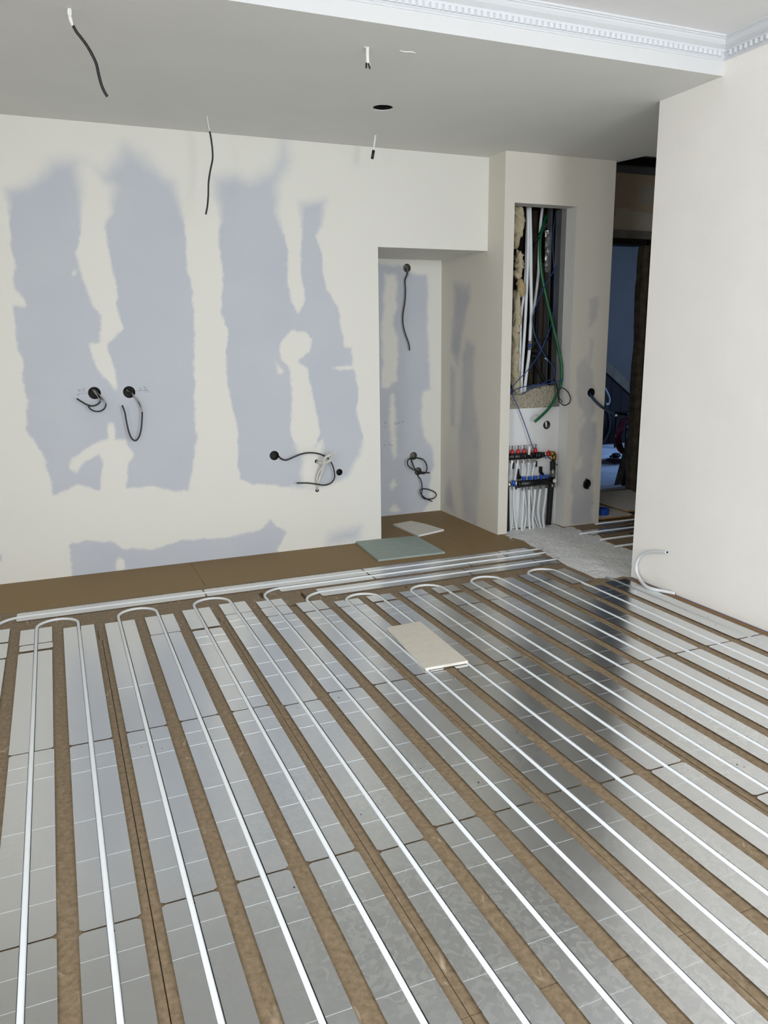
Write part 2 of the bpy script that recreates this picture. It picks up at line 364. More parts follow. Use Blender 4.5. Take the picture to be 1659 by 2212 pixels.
def softB(P):
    z = P[:, 1]; s = np.where(z > 2.1, .012+np.clip((z-2.1)/.4, 0, 1)*.075, .012)
    s = np.where((z < .35) & (P[:, 0] > -1.5), .07, s)
    s = np.where((z < .75) & (z > .35) & (P[:, 0] > -1.7), .03, s); return s
hx = lambda px, py, v=0.0: at(px, py, 'y', v)
holesB = [(hx(204,849)[0], hx(204,849)[2], .037), (hx(279,847)[0], hx(279,847)[2], .0365), (hx(592.5,984)[0], hx(592.5,984)[2], .032),
          (hx(733,1020)[0], hx(733,1020)[2], .0235), (hx(683.5,996.5)[0], hx(683.5,996.5)[2], .0125), (hx(685,1059)[0], hx(685,1059)[2], .0125)]
NX0, NX1, NZ, NY = -1.033, -.185, 2.043, .724
grid_wall('wall_back', lambda u, v: (u, 0, v), -5.4, NX1, 0, HC, M_patch, greyB, fillB, holesB, [(NX0, NX1, 0, NZ)], .015, softB)
N3 = lambda pts: wp(pts, 2.989, 2.989, 740, 500, 'y', NY)
greyN = [N3([(200,205),(400,225),(450,270),(540,285),(555,400),(545,560),(560,850),(565,1020),(520,1030),(505,1200),(530,1330),(580,1400),(585,1500),(560,1640),(560,1750),(500,1840),(150,1900),(150,210)])]
fillN = [N3([(275,280),(340,275),(355,340),(345,440),(355,480),(330,550),(325,600),(360,700),(350,960),(290,1010),(250,1000),(260,850),(250,600),(270,500),(265,440)]),
         N3([(300,1640),(330,1600),(350,1640),(320,1670)]), N3([(300,1800),(330,1760),(370,1800),(340,1815)]), N3([(310,1050),(330,1050),(345,1200),(350,1460),(325,1470),(300,1250)])]
hN = [(879,579,.033), (893,985,.034), (903,1018,.034)]
holesN = [(hx(a,b,NY)[0], hx(a,b,NY)[2], r) for a, b, r in hN]
grid_wall('wall_niche_back', lambda u, v: (u, NY, v), NX0, NX1, 0, NZ, M_patch, greyN, fillN, holesN, [], .018, lambda P: np.full(len(P), .022))
R3 = lambda pts: wp(pts, 2.989, 2.989, 740, 500, 'x', NX1, 'yz')
greyR = [R3([(720,340),(820,340),(820,440),(790,560),(770,700),(745,860),(700,760),(720,500)]), R3([(800,700),(850,740),(850,1080),(880,1300),(885,1500),(865,1900),(780,1860),(760,1600),(750,1300),(770,1150),(775,800)]),
         R3([(700,880),(722,900),(718,1250),(700,1250)]), R3([(690,1600),(725,1810),(660,1775),(665,1680)])]
grid_wall('wall_column_left', lambda u, v: (NX1, u, v), -.22, NY, 0, HC, M_patch2, greyR, [], [], [], .018, lambda P: np.full(len(P), .05))
C1 = lambda pts: wp(pts, 4.1475, 4.1475, 1040, 420, 'y', -.22); C2 = lambda pts: wp(pts, 4.1475, 4.148, 1040, 780, 'y', -.22)
greyC = [C2([(930,-40),(1000,100),(1010,250),(1015,450),(985,530),(1030,560),(1025,750),(990,900),(990,1100),(1000,1250),(985,1450),(800,1470),(810,1300),(815,950),(870,850),(880,700),(870,600),(920,450),(860,380),(850,50)]),
         C1([(965,930),(1045,920),(1035,1100),(990,1190),(965,1190)]), C1([(980,1300),(1000,1300),(990,1500),(960,1550),(960,1450)])]
fillC = [C2([(890,480),(940,520),(900,580),(870,640),(860,580)]), C2([(870,860),(905,860),(890,960),(830,1000),(830,920)])]
hC = [(1277,848,.033), (1268,1045,.036)]
holesC = [(hx(a,b,-.22)[0], hx(a,b,-.22)[2], r) for a, b, r in hC]
CX0, CX1, CXR, RZ = -.105, .408, .735, 2.34
grid_wall('wall_column_front', lambda u, v: (u, -.22, v), NX1, CXR, 0, HC, M_patch2, greyC, fillC, holesC, [(CX0, CX1, 0, RZ)], .018, lambda P: np.full(len(P), .02))

def wall(name, *boxes, material=M_fill):
    mb = MB()
    for b in boxes: mb.box(*b)
    return structure(mb.build(name, material))
wall('wall_niche_left', (NX0-.02, NX0, .001, NY, 0, NZ))
wall('ceiling_niche', (NX0, NX1, .001, NY, NZ, NZ+.02))
wall('wall_column_right', (CXR-.02, CXR, -.219, .8, 0, HC+.5))
# recess: jambs, head, white backing board, cavity shell
wall('wall_recess', (CX0-.012, CX0, -.219, -.1, 0, RZ), (CX1, CX1+.012, -.219, -.1, 0, RZ), (CX0, CX1, -.219, -.1, RZ, RZ+.012), material=mat('recess_white', (214, 212, 206), .8))
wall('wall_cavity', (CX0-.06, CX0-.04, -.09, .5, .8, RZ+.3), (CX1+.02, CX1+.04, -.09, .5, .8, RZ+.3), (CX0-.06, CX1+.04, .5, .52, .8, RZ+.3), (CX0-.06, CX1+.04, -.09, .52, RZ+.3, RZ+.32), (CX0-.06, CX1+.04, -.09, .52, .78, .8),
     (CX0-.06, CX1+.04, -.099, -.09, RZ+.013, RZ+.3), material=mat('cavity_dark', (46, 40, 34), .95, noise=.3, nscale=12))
hr = at(1181, 918, 'y', -.1)
grid_wall('wall_recess_back', lambda u, v: (u, -.1, v), CX0, CX1, 0, .918, M_white, [], [], [(hr[0], hr[2], .033)], [], .05)

# right wall, left wall, rear wall with windows, hall walls
wall('wall_right', (0, .12, -8.6, -1.481, 0, CZ+.1), material=M_right)
wall('wall_left', (-5.42, -5.4, -5.2, 0, 0, CZ+.1), (-5.42, -5.4, -8.6, -6.6, 0, CZ+.1), (-5.42, -5.4, -6.6, -5.2, 0, .8), (-5.42, -5.4, -6.6, -5.2, 2.7, CZ+.1), material=M_right)
w_ = MB(); w_.box(-5.4, -5.36, -6.6, -6.55, .8, 2.7); w_.box(-5.4, -5.36, -5.25, -5.2, .8, 2.7); w_.box(-5.4, -5.36, -6.6, -5.2, .8, .85); w_.box(-5.4, -5.36, -6.6, -5.2, 2.65, 2.7); structure(w_.build('window_3', M_mould))
rw = MB(); xs = [(-5.42, -4.5), (-3.2, -1.8), (-.5, .12)]
for a, b in xs: rw.box(a, b, -8.62, -8.6, 0, CZ+.1)
for a, b in ((-4.5, -3.2), (-1.8, -.5)): rw.box(a, b, -8.62, -8.6, 0, .8); rw.box(a, b, -8.62, -8.6, 2.7, CZ+.1)
structure(rw.build('wall_rear', M_right))
for i, (a, b) in enumerate(((-4.5, -3.2), (-1.8, -.5))):
    w_ = MB()
    for x0, x1, z0, z1 in ((a, a+.05, .8, 2.7), (b-.05, b, .8, 2.7), (a, b, .8, .85), (a, b, 2.65, 2.7), ((a+b)/2-.025, (a+b)/2+.025, .8, 2.7)):
        w_.box(x0, x1, -8.6, -8.56, z0, z1)
    structure(w_.build('window_%d' % (i+1), M_mould))
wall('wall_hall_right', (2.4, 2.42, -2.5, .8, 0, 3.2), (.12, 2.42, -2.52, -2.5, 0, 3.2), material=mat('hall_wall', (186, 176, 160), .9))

# ceilings: dropped soffit with the round cut-out, upper ceiling
def boolean(o, cutters):
    for c in cutters:
        md = o.modifiers.new('b', 'BOOLEAN'); md.object = c; md.operation = 'DIFFERENCE'; md.solver = 'EXACT'
    dg = bpy.context.evaluated_depsgraph_get(); dg.update()
    me = bpy.data.meshes.new_from_object(o.evaluated_get(dg)); o.modifiers.clear(); old = o.data; o.data = me
    bpy.data.meshes.remove(old)
    for c in cutters: bpy.data.objects.remove(c)
sf = MB(); sf.prism([(-5.4, YB), (0, YB), (0, -1.48), (2.4, -1.48), (2.4, -.417), (.827, -.417), (.775, -.2), (.775, 0), (-5.4, 0)], HC, CZ+.02, 'z')
soffit = structure(sf.build('ceiling_soffit', [M_soffit, M_beam]))
hc = at(827, 233, 'z', HC)
ct = MB(); n = 26; r_ = random.Random(3)
ct.prism([(hc[0]+math.cos(2*PI*k/n)*.056*(1+r_.uniform(-.05, .05)), hc[1]+math.sin(2*PI*k/n)*.056*(1+r_.uniform(-.05, .05))) for k in range(n)], HC-.05, HC+.1, 'z')
cto = ct.build('cutter', M_dark); boolean(soffit, [cto])
for p in soffit.data.polygons:
    if p.normal.y < -.9 and abs(p.center.y-YB) < .01: p.material_index = 1
ch = MB(); n = 28; V = []
for z, rr in ((HC+.004, .0525), (HC+.09, .052)):
    for k in range(n): V.append((hc[0]+math.cos(2*PI*k/n)*rr, hc[1]+math.sin(2*PI*k/n)*rr, z))
ch.add(V, [(k, (k+1) % n, n+(k+1) % n, n+k) for k in range(n)]+[[n+k for k in range(n)]])
setp(ch.build('ceiling_cutout', M_dark), 'round black cut-out hole in the grey dropped ceiling', 'hole')  # near-black lining paints in the shade inside the hole
wall('ceiling', (-5.4, .12, -8.6, YB, CZ, CZ+.05), material=M_ceil)
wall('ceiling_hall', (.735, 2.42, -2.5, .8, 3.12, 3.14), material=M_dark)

# crown moulding: profile swept, mitred at the corner, with the little dentils
prof = [(0, 0), (.004, 0), (.006, .004), (.004, .008), (.008, .010), (.008, .014), (.010, .016), (.010, .034), (.016, .036), (.018, .042), (.016, .046),
        (.024, .050), (.038, .058), (.048, .068), (.052, .074), (.058, .076), (.058, .080), (.065, .082), (.065, .09)]
mz = CZ-.09
mb = MB(); V = []
for d, z in prof: V.append((-5.4, YB-d, mz+z)); V.append((-d, YB-d, mz+z))
mb.add(V, [(2*i, 2*i+1, 2*i+3, 2*i+2) for i in range(len(prof)-1)])
def dent(mbx, a, along):
    r = .0125
    for k in range(5):
        pass
trim1 = structure(mb.build('trim_1', M_mould))
dm = MB(); x = -.03
while x > -3.2:
    w = .0275; V = []
    for i in range(7):
        a = PI*i/6; V.append((x-w/2+w/2*math.cos(a)*.95, YB-.010-.0105*math.sin(a)))
    dm.prism(V, mz+.014, mz+.035, 'z'); x -= .030
structure(dm.build('trim_2', M_mould))
mb = MB(); V = []
for d, z in prof: V.append((-d, YB-d, mz+z)); V.append((-d, -8.6, mz+z))
mb.add(V, [(2*i, 2*i+1, 2*i+3, 2*i+2) for i in range(len(prof)-1)]); structure(mb.build('trim_3', M_mould))
dm = MB(); y = YB-.035
while y > -3.2:
    w = .0275; V = []
    for i in range(7):
        a = PI*i/6; V.append((-.010-.0105*math.sin(a), y-w/2+w/2*math.cos(a)*.95))
    dm.prism(V, mz+.014, mz+.035, 'z'); y -= .030
structure(dm.build('trim_4', M_mould))
# drips of white filler on the soffit
dr = MB(); 
dr.tube([tuple(at(a, b, 'z', HC-.001)) for a, b in ((863,109), (875,112), (888,112), (898,115))], .0022, 6, rfun=lambda t: .0028*math.sin(PI*(.1+.8*t)))
setp(dr.build('filler_smear', M_ceil), 'thin white smear of filler on the grey dropped ceiling', 'smear')

# ------------------------------------------------------------------ floor
PX = [-3.3344+.2*k for k in range(-1, 17)]   # pipe k = index-1
def kx(k): return -3.3344+.2*k
def arc(k, ytop, r=.1):
    # U from x_k to x_{k+1}
    c = (kx(k)+kx(k+1))/2; yc = ytop-r*1.02
    pts = [(kx(k), -6.6), (kx(k), yc-.12)]
    for i in range(13):
        a = PI-PI*i/12; pts.append((c+r*math.cos(a)*1.0, yc+r*math.sin(a)))
    pts += [(kx(k+1), yc-.12), (kx(k+1), -6.6)]; return pts
paths = {}
for k, yt in ((0, -.815), (2, -.815), (4, -.81), (8, -1.09), (10, -1.095), (12, -1.094), (14, -1.10)): paths['U%d' % k] = arc(k, yt)
def bend(k, ytr, r, xend, yend=None):
    x = kx(k); pts = [(x, -6.6), (x, ytr-r-.1)]
    for i in range(9):
        a = PI-PI/2*i/8; pts.append((x+r+r*math.cos(a), ytr-r+r*math.sin(a)))
    pts += [(x+r+.1, ytr), ((x+xend)/2, ytr), (-.215, ytr), (xend, ytr if yend is None else yend)]; return pts
paths['A'] = bend(-1, -.70, .13, -.10, -.69); paths['B'] = bend(6, -.795, .13, -.12, -.785); paths['C'] = bend(7, -.965, .13, -.15, -.945)
paths['S'] = [(kx(16), -6.6), (kx(16), -3), (kx(16), -1.42)]
PR = .0081; GW = .0102; PZ = .0012
def cutter_strip(pts, w, z0, z1):
    P = [Vector((a, b)) for a, b in pts]; V = []; n = len(P)
    for i, p in enumerate(P):
        t = (P[min(i+1, n-1)]-P[max(i-1, 0)]).normalized(); q = Vector((-t.y, t.x))*w
        V += [(p.x+q.x, p.y+q.y, z0), (p.x-q.x, p.y-q.y, z0), (p.x-q.x, p.y-q.y, z1), (p.x+q.x, p.y+q.y, z1)]
    f = [(0, 1, 2, 3), tuple(4*(n-1)+i for i in (3, 2, 1, 0))]
    for i in range(n-1):
        for k in range(4): f.append((4*i+k, 4*i+(k+1) % 4, 4*i+4+(k+1) % 4, 4*i+4+k))
    return V, f
def fine(pts):   # linear resample is enough, arcs already sampled
    return pts
cutA = MB()
for k, p in paths.items(): cutA.add(*cutter_strip(fine(p), GW, -.018, .02))
HP = [(-.262, .70), (-.468, .40), (-.672, .43), (-.868, .40)]      # hall pipes: y, x start
for y, xs_ in HP: cutA.add(*cutter_strip([(xs_-.02, y), (2.3, y)], GW, -.018, .02))
cA = cutA.build('cutter', M_chip)
cutB = MB(); sw = .0011
SX = [-4.234, -3.634, -3.034, -2.434, -1.834, -1.234, -.634]
for i, sx in enumerate(SX):
    hw = .0022 if sx in (-1.234, -.634) else (.0014 if sx == -3.034 else sw)
    cutB.box(sx-hw, sx+hw, -6.8, -1.215, -.012, .02)
cB = cutB.build('cutter', M_chip)
cutC = MB()
for a, b, y in ((-5.3, -3.634, -2.53), (-3.634, -3.034, -2.533), (-3.034, -2.434, -2.439), (-2.434, -1.834, -2.531), (-1.834, -1.234, -2.515), (-1.234, -.634, -2.783), (-.634, -.02, -2.783), (-3.034, -.02, -3.867), (-5.3, -3.034, -3.70),
                (-5.3, -2.62, -1.06), (-2.62, -2.434, -1.14), (-2.434, -2.2, -1.214), (-.20, 0, -1.30)):
    cutC.box(a+.003, b-.003, y-sw, y+sw, -.012, .02)
cutC.box(-3.049, -3.046, -1.208, -1.070, -.012, .02); cutC.box(-2.447, -2.443, -1.208, -1.150, -.014, .02)
cC = cutC.build('cutter', M_chip)
cutD = MB()
cutD.box(-5.35, -.15, -.6, -.597, -.012, .02)                # long edge of the solid strip
for x in (-3.62, -3.34, -2.74, -2.34, -2.14, -1.2, -.62): cutD.box(x-.012, x+.012, -.613, -.6015, -.012, .02)
for x in (-1.9, -1.5, -1.1, -.9, -.55, -.35): cutD.box(x-.010, x+.010, -.893, -.874, -.014, .02)
cutD.box(-5.3, -3.05, -.75, -.748, -.01, .02)
cD = cutD.build('cutter', M_chip)
cutE = MB()
cutE.box(-2.158, -2.128, -.925, -.80, -.022, .02); cutE.box(-1.938, -1.914, -1.04, -.905, -.022, .02); cutE.box(-1.335, -1.315, -1.09, -1.052, -.022, .02)
cutE.box(-2.05, -2.0, -1.13, -1.085, -.022, .02)
cutE.box(-2.41, -2.408, -.55, -.003, -.012, .02)           # cross seam in the solid strip
cutE.box(-.55, -.547, -.56, .3, -.01, .02)
cE = cutE.build('cutter', M_chip)
cutF = MB(); cutF.prism([(.407, -.101), (-.104, -.101), (-.104, -.222), (-.150, -.2225), (-.128, -.36), (-.105, -.45), (-.140, -.60), (-.135, -.74), (-.172, -.84), (-.178, -.98), (-.205, -1.12), (-.20, -1.28), (-.205, -1.40), (-.09, -1.455), (-.03, -1.44), (-.002, -1.478), (.3, -1.478),
                      (.43, -.98), (.425, -.72), (.5, -.51), (.45, -.43), (.49, -.245), (.44, -.2225), (.407, -.2225)], -.02, .05, 'z')
cF = cutF.build('cutter', M_chip)
fl = MB(); fl.prism([(-5.4, -8.6), (.0, -8.6), (0, -1.481), (2.4, -1.481), (2.4, .82), (NX0, .82), (NX0, 0), (-5.4, 0)], -.04, 0, 'z')
floor = structure(fl.build('floor', M_chip)); boolean(floor, [cA, cB, cC, cD, cE, cF])
wall('floor_base', (-5.4, 2.4, -8.6, .82, -.07, -.045), material=M_dark)
# granulate: levelling grit
g = MB(); x0, x1, y0, y1, s = -.22, .52, -1.50, -.1, .0085
nx = int((x1-x0)/s); ny = int((y1-y0)/s); H = rng.random((ny+1, nx+1))
for _ in range(1): H = (H+np.roll(H, 1, 0)+np.roll(H, 1, 1))/3
Hb = rng.random((ny//8+3, nx//8+3))
VV = []
for j in range(ny+1):
    for i in range(nx+1):
        a, b = i/8, j/8; ia, ib = int(a), int(b); fa, fb = a-ia, b-ib
        big = (Hb[ib, ia]*(1-fa)+Hb[ib, ia+1]*fa)*(1-fb)+(Hb[ib+1, ia]*(1-fa)+Hb[ib+1, ia+1]*fa)*fb
        VV.append((x0+i*s+rng.uniform(-.002, .002), y0+j*s+rng.uniform(-.002, .002), -.016+.008*H[j, i]+.012*big))
g.add(VV, [(j*(nx+1)+i, j*(nx+1)+i+1, (j+1)*(nx+1)+i+1, (j+1)*(nx+1)+i) for j in range(ny) for i in range(nx)])
M_grit = mat('levelling_grit', (236, 235, 231), .95, noise=.34, nscale=170, bump=1.0, bscale=220)
setp(g.build('levelling_granulate', M_grit), 'white gritty levelling granulate filling the floor trench below the pipe manifold', 'granulate', kind='stuff')

# ------------------------------------------------------------------ pipes in the floor
def pipe3(pts): return [(a-.0007, b, PZ) for a, b in pts]
ordn = ['far left', 'first', 'second', 'third', 'fourth', 'fifth', 'sixth', 'seventh', 'eighth', 'ninth', 'tenth', 'eleventh', 'twelfth', 'thirteenth', 'fourteenth', 'fifteenth', 'sixteenth', 'seventeenth', 'eighteenth']
ploc = {'U0': 'leftmost full U-bend, widest gap of brown board inside it', 'U2': 'second U-bend from the left', 'U4': 'third U-bend from the left', 'U8': 'fourth U-bend from the left, partly under the loose gypsum slab',
        'U10': 'fifth U-bend from the left, just right of the slab', 'U12': 'sixth U-bend from the left', 'U14': 'rightmost U-bend, beside the white granulate'}
for k, p in paths.items():
    mb = MB(); mb.tube(pipe3(p), PR, 12, raw=True)
    o = mb.build('heating_pipe', M_pipe)
    if k in ploc: lb = 'white floor heating pipe, %s' % ploc[k]
    else: lb = {'A': 'white floor heating pipe running along the wall strip, nearest the back wall', 'B': 'white floor heating pipe bending into the middle run along the wall',
                'C': 'white floor heating pipe bending into the run furthest from the back wall', 'S': 'straight white floor heating pipe nearest the right wall, entering the granulate'}[k]
    setp(o, lb, 'pipe', 'white floor heating pipes')
hn = ['nearest the column', 'second from the column', 'third from the column', 'furthest from the column']
for i, (y, xs_) in enumerate(HP):
    mb = MB(); mb.tube([(xs_-.03, y, PZ+.002), (1.2, y, PZ), (2.25, y, PZ)], PR, 10, raw=True)
    setp(mb.build('heating_pipe', M_pipe), 'white heating pipe in the dark hallway floor, %s' % hn[i], 'pipe', 'hallway heating pipes')

# ------------------------------------------------------------------ heat spreading plates
def plate(w0, w1, length, cx, cy, rot, label, group, both=True, seed=0, scores=(.1, .2, .5, .7, .85), chan=True, ch0=True, ch1=True, zl=.0036):
    """local frame: length along -y from 0, channel at x=0, flanges from -w0 to w1"""
    mb = MB(); r = random.Random(seed); L = length; c = .011; t = .0008
    for sgn, w in ((-1, w0), (1, w1)):
        gi = GW*.93; a0 = c if ch0 else .001; a1 = c if ch1 else .001
        poly = [(gi, 0), (w-a0, 0), (w, -a0*.7), (w, -L+a1*.7), (w-a1, -L), (gi, -L)]
        poly = [(x*sgn, y) for x, y in poly]
        if sgn < 0: poly = poly[::-1]
        mb.prism(poly, zl, zl+t, 'z')
        for s in scores:
            if s < L-.02: mb.box(min(sgn*gi, sgn*w*.995), max(sgn*gi, sgn*w*.995), -s-.0006, -s+.0006, zl+t, zl+t+.0003, 1)
    for _ in range(r.choice((0, 0, 1, 2)) if L > .5 else 0):
        dx_, dy_, rr_ = r.choice((-1, 1))*r.uniform(.02, w0*.9), -r.choice((r.uniform(.03, .15), L-r.uniform(.03, .2), r.uniform(.1, L-.1))), r.uniform(.0018, .0035)
        mb.prism([(dx_+rr_*math.cos(a)*.8, dy_+rr_*math.sin(a)*1.3) for a in np.linspace(0, 2*PI, 9)[:-1]], zl+t, zl+t+.0003, 'z', 2)
    if chan:
        gi = GW*.93
        mb.add([(-gi, 0, zl), (-gi, -L, zl), (-gi, -L, -.015), (-gi, 0, -.015), (gi, 0, zl), (gi, -L, zl), (gi, -L, -.015), (gi, 0, -.015)], [(0, 1, 2, 3), (4, 7, 6, 5), (3, 2, 6, 7)])
    o = mb.build('heat_spreader_plate', [M_plate, M_score, M_dot]); setp(o, label, 'metal plate', group)
    M4 = Matrix.Translation((cx, cy, 0)) @ Matrix.Rotation(rot, 4, 'Z'); o.data.transform(M4); return o
tops = {-1: [(-.875, -1.07), (-1.085, -1.285), (-1.30, -2.262)], 0: [(-.93, -1.15), (-1.16, -1.238), (-1.262, -2.265)], 1: [(-.985, -2.278)], 2: [(-1.0, -2.258)], 3: [(-.99, -1.268), (-1.276, -2.250)],
        4: [(-.965, -1.275), (-1.30, -2.250)], 5: [(-.945, -1.128), (-1.136, -2.285)], 6: [(-.987, -1.105), (-1.112, -1.25), (-1.256, -2.246)], 7: [(-1.105, -1.262), (-1.274, -2.252)],
        8: [(-1.164, -1.266), (-1.274, -2.236)], 9: [(-1.158, -1.262), (-1.287, -2.252)], 10: [(-1.166, -1.262), (-1.27, -2.256)], 11: [(-1.171, -1.28), (-1.319, -1.509), (-1.517, -2.51)],
        12: [(-1.175, -1.307), (-1.315, -1.50), (-1.506, -2.51)], 13: [(-1.187, -1.51), (-1.516, -2.515)], 14: [(-1.176, -1.323), (-1.33, -1.51), (-1.517, -2.508)], 15: [(-1.165, -1.45), (-1.534, -2.50)], 16: [(-1.50, -2.495)]}
place = ['nearest back wall', 'second from back wall', 'third from back wall', 'fourth from back wall', 'fifth from back wall', 'sixth from back wall', 'seventh from back wall']
def nth(k): return 'cut-off pipe at far left' if k < 0 else '%s full pipe from left' % ordn[k+1]
for k in range(-1, 17):
    segs = list(tops[k]); y = segs[-1][1]
    y0 = y-.006
    while y0 > -5.0:
        segs.append((y0, y0-.988)); y0 -= .994
    for i, (a, b) in enumerate(segs):
        L = a-b; short = L < .4
        w0 = .074; w1 = .074
        if k == 16: w1 = .078
        lb = '%s metal plate on %s, %s' % ('short' if short else 'long', nth(k), place[i])
        r = random.Random(k*17+i)
        nxt = i >= len(tops[k])
        sc = () if short else ((.1, .2, .5, .7, .85) if (k >= 4 or nxt) else ((.85,) if k == 2 else ()))
        dx = r.uniform(-.002, .002)
        plate(w0+dx, w1-dx, L, kx(k), a, r.uniform(-.0008, .0008), lb, 'aluminium heat plates across the room floor', seed=k*31+i, scores=sc,
              ch0=not (i == 0 and len(segs) > 1), ch1=not (short and i == 0), zl=.0042+r.uniform(0, .0014))
# plates of the three runs along the wall (channel along x)
def run(y, w_up, w_dn, xs_, rowname, zl=.0036):
    for i, (a, b) in enumerate(zip(xs_[:-1], xs_[1:])):
        # rotate so local -y points to +x : rot=+90deg ; local +x -> +y (towards the back wall)
        plate(w_dn, w_up, b-a-.008, a+.004, y, PI/2, 'aluminium heat plate in the %s run along the back wall, %s' % (rowname, ['leftmost', 'second from the left', 'third from the left', 'rightmost'][i if len(xs_) > 3 or i < 2 else 2]),
              'aluminium heat plates along the back wall', seed=int(abs(y)*1000)+i, scores=(), zl=zl)
run(-.70, .064, .072, [-3.44, -2.44, -1.435, -.44, -.21], 'upper')
run(-.795, .020, .068, [-2.03, -1.43, -.76, -.21], 'middle', .0022)
run(-.965, .060, .080, [-1.835, -.85, -.33, -.20], 'lower')
for i, (y, xa, xb) in enumerate(((-.262, .70, 2.2), (-.468, .44, 2.2), (-.672, .70, 2.2), (-.868, .80, 2.2))):
    a = xa
    plate(.062, .066, 1.0, a, y, PI/2, 'aluminium heat plate in the dark hallway floor, row %s' % hn[i], 'aluminium heat plates in the hallway', scores=(.2, .5), seed=500+i)
    if i < 2: plate(.062, .066, .5, a+1.01, y, PI/2, 'aluminium heat plate deeper in the hallway behind the right wall, row %s' % hn[i], 'aluminium heat plates in the hallway', scores=(), seed=520+i)

es = MB(); es.box(-.007, -.0005, -6.5, -1.49, 0, .006); structure(es.build('trim_8', mat('edge_strip', (112, 106, 124), .8)))
es = MB(); es.box(-.026, -.0085, -6.5, -1.55, 0, .003); structure(es.build('trim_9', M_kraft))
# ------------------------------------------------------------------ loose boards on the floor
def slab(name, pix, z, th, mats, label, cat='board', tilt=0.0):
    P = [at(a, b, 'z', z+th) for a, b in pix]; n = len(P); c = sum(P)/n
    V = []
    for p in P: V.append((p[0], p[1], z+th))
    for p in P: V.append((p[0], p[1], z))
    mb = MB(); mb.add(V, [list(range(n))]); mb.add(V[n:], [list(range(n))[::-1]])
    for i in range(n): mb.add([V[i], V[(i+1) % n], V[n+(i+1) % n], V[n+i]], [(0, 1, 2, 3)], 1 if len(mats) > 1 and i in (2, 3) else (2 if len(mats) > 2 else 0))
    o = mb.build(name, mats); setp(o, label, cat); return o
slab('gypsum_offcut', [(836,1355), (907,1342), (1011,1427), (919,1443)], .0082, .0125, [M_gyp, M_gypw], 'beige rectangular gypsum board offcut lying across two heating pipes')
slab('moisture_board_offcut', [(768,1169), (899,1157), (961,1192), (817,1209)], .0006, .0125, [M_green_b, M_green_b], 'pale green moisture-resistant board offcut in front of the niche')
slab('gypsum_offcut', [(849,1132), (888,1125), (917,1131), (959,1143.5), (904,1156)], .0006, .0125, [M_gypw, M_core], 'small white five-sided gypsum offcut on the niche floor')
lb_ = slab('gypsum_sheet', [(1262,1099), (1302,1089), (1366,1110.5), (1362,1113), (1291,1120)], .012, .0125, [M_gypw, M_kraft, M_kraft], 'pale gypsum sheet on the dark hallway floor under the blue tape roll')
MB()
hb = MB(); P = [at(a, b, 'z', .0) for a, b in ((1240,1106), (1300,1094), (1372,1115), (1293,1124))]
hb.prism([(p[0], p[1]) for p in P], .0006, .0115, 'z'); setp(hb.build('chipboard_offcut', M_kraft), 'brown chipboard piece under the pale gypsum sheet in the hallway', 'board')
slab('gypsum_sheet', [(1270,1079), (1293,1086), (1352,1103.5), (1375,1101.5), (1380,1068), (1361,1057.5), (1270,1064)], .026, .0125, [M_gypw, M_kraft, M_kraft], 'upper grey gypsum sheet lying deepest in the dark hallway by the doorway')
hb = MB(); P = [at(a, b, 'z', .0) for a, b in ((1275,1082), (1293,1089), (1354,1107), (1378,1103), (1372,1063), (1275,1068))]
hb.prism([(p[0], p[1]) for p in P], .0006, .0255, 'z'); setp(hb.build('chipboard_sheet', M_kraft), 'brown board stack under the upper grey gypsum sheet in the hallway', 'board')
tp = at(1296, 1112.5, 'z', .025)
t = MB(); t.lathe((tp[0]+.035, tp[1]+.02, .0247), (0, 0, 1), [(0, .055), (.05, .055), (.05, .040), (.001, .040)], 32)
to = t.build('tape_roll', M_blue); setp(to, 'roll of blue tape standing on the pale gypsum sheet in the hallway', 'tape')

# ------------------------------------------------------------------ loose C-shaped pipe by the right wall
mb = MB()
up = [at(a, b, 'x', -.022) for a, b in ((1441,1193), (1425,1192), (1405,1192), (1390,1196), (1380,1205), (1374.5,1220), (1376,1238))]
lo = [at(1384, 1254, 'x', -.035)]+[at(a, b, 'z', .0125) for a, b in ((1396,1267), (1412,1273), (1435,1277.5), (1459,1282))]
pp = up+lo
mb.tube(pp, .0098, 14, sub=5)
o = mb.build('pipe_offcut', M_pipe); setp(o, 'loose white C-shaped pipe offcut leaning against the cream right wall', 'pipe')
e = MB(); d = Vector(tuple(pp[0]-pp[1])).normalized(); e.lathe(Vector(tuple(pp[0])), d, [(0, .0068), (.0006, .0068)], 14); e.build('bore', M_pipe_in, o)
e = MB(); d = Vector(tuple(pp[-1]-pp[-2])).normalized(); e.lathe(Vector(tuple(pp[-1])), d, [(0, .0068), (.0006, .0068)], 14); e.build('bore', M_red_in, o)

# ------------------------------------------------------------------ socket boxes and cables
cups = [('left round socket hole of the pair in the grey-blue wall', M_cup), ('right round socket hole of the pair in the grey-blue wall', M_cup), ('round socket hole low on the back wall with a black cable running right', M_cup),
        ('small round empty hole beside the white drain pipes on the back wall', M_cup), ('small round pipe hole behind the white pipe stubs, upper one', M_dark), ('small round hole directly below the white pipe stubs', M_dark)]
for (u, v, r), (lb, mt_) in zip(holesB, cups): cup('socket_box', (u, 0, v), (0, 1, 0), r, .05, mt_, lb)
for (u, v, r), lb in zip(holesN, ('grey socket box high on the niche wall', 'grey socket box low in the niche, upper of two', 'grey socket box low in the niche, lower of two')): cup('socket_box', (u, NY, v), (0, 1, 0), r, .045, M_cup_grey, lb)
for (u, v, r), lb in zip(holesC, ('round hole in the column with a navy conduit coming out', 'round hole low on the column with black cable ends')): cup('socket_box', (u, -.22, v), (0, 1, 0), r, .05, M_dark, lb)
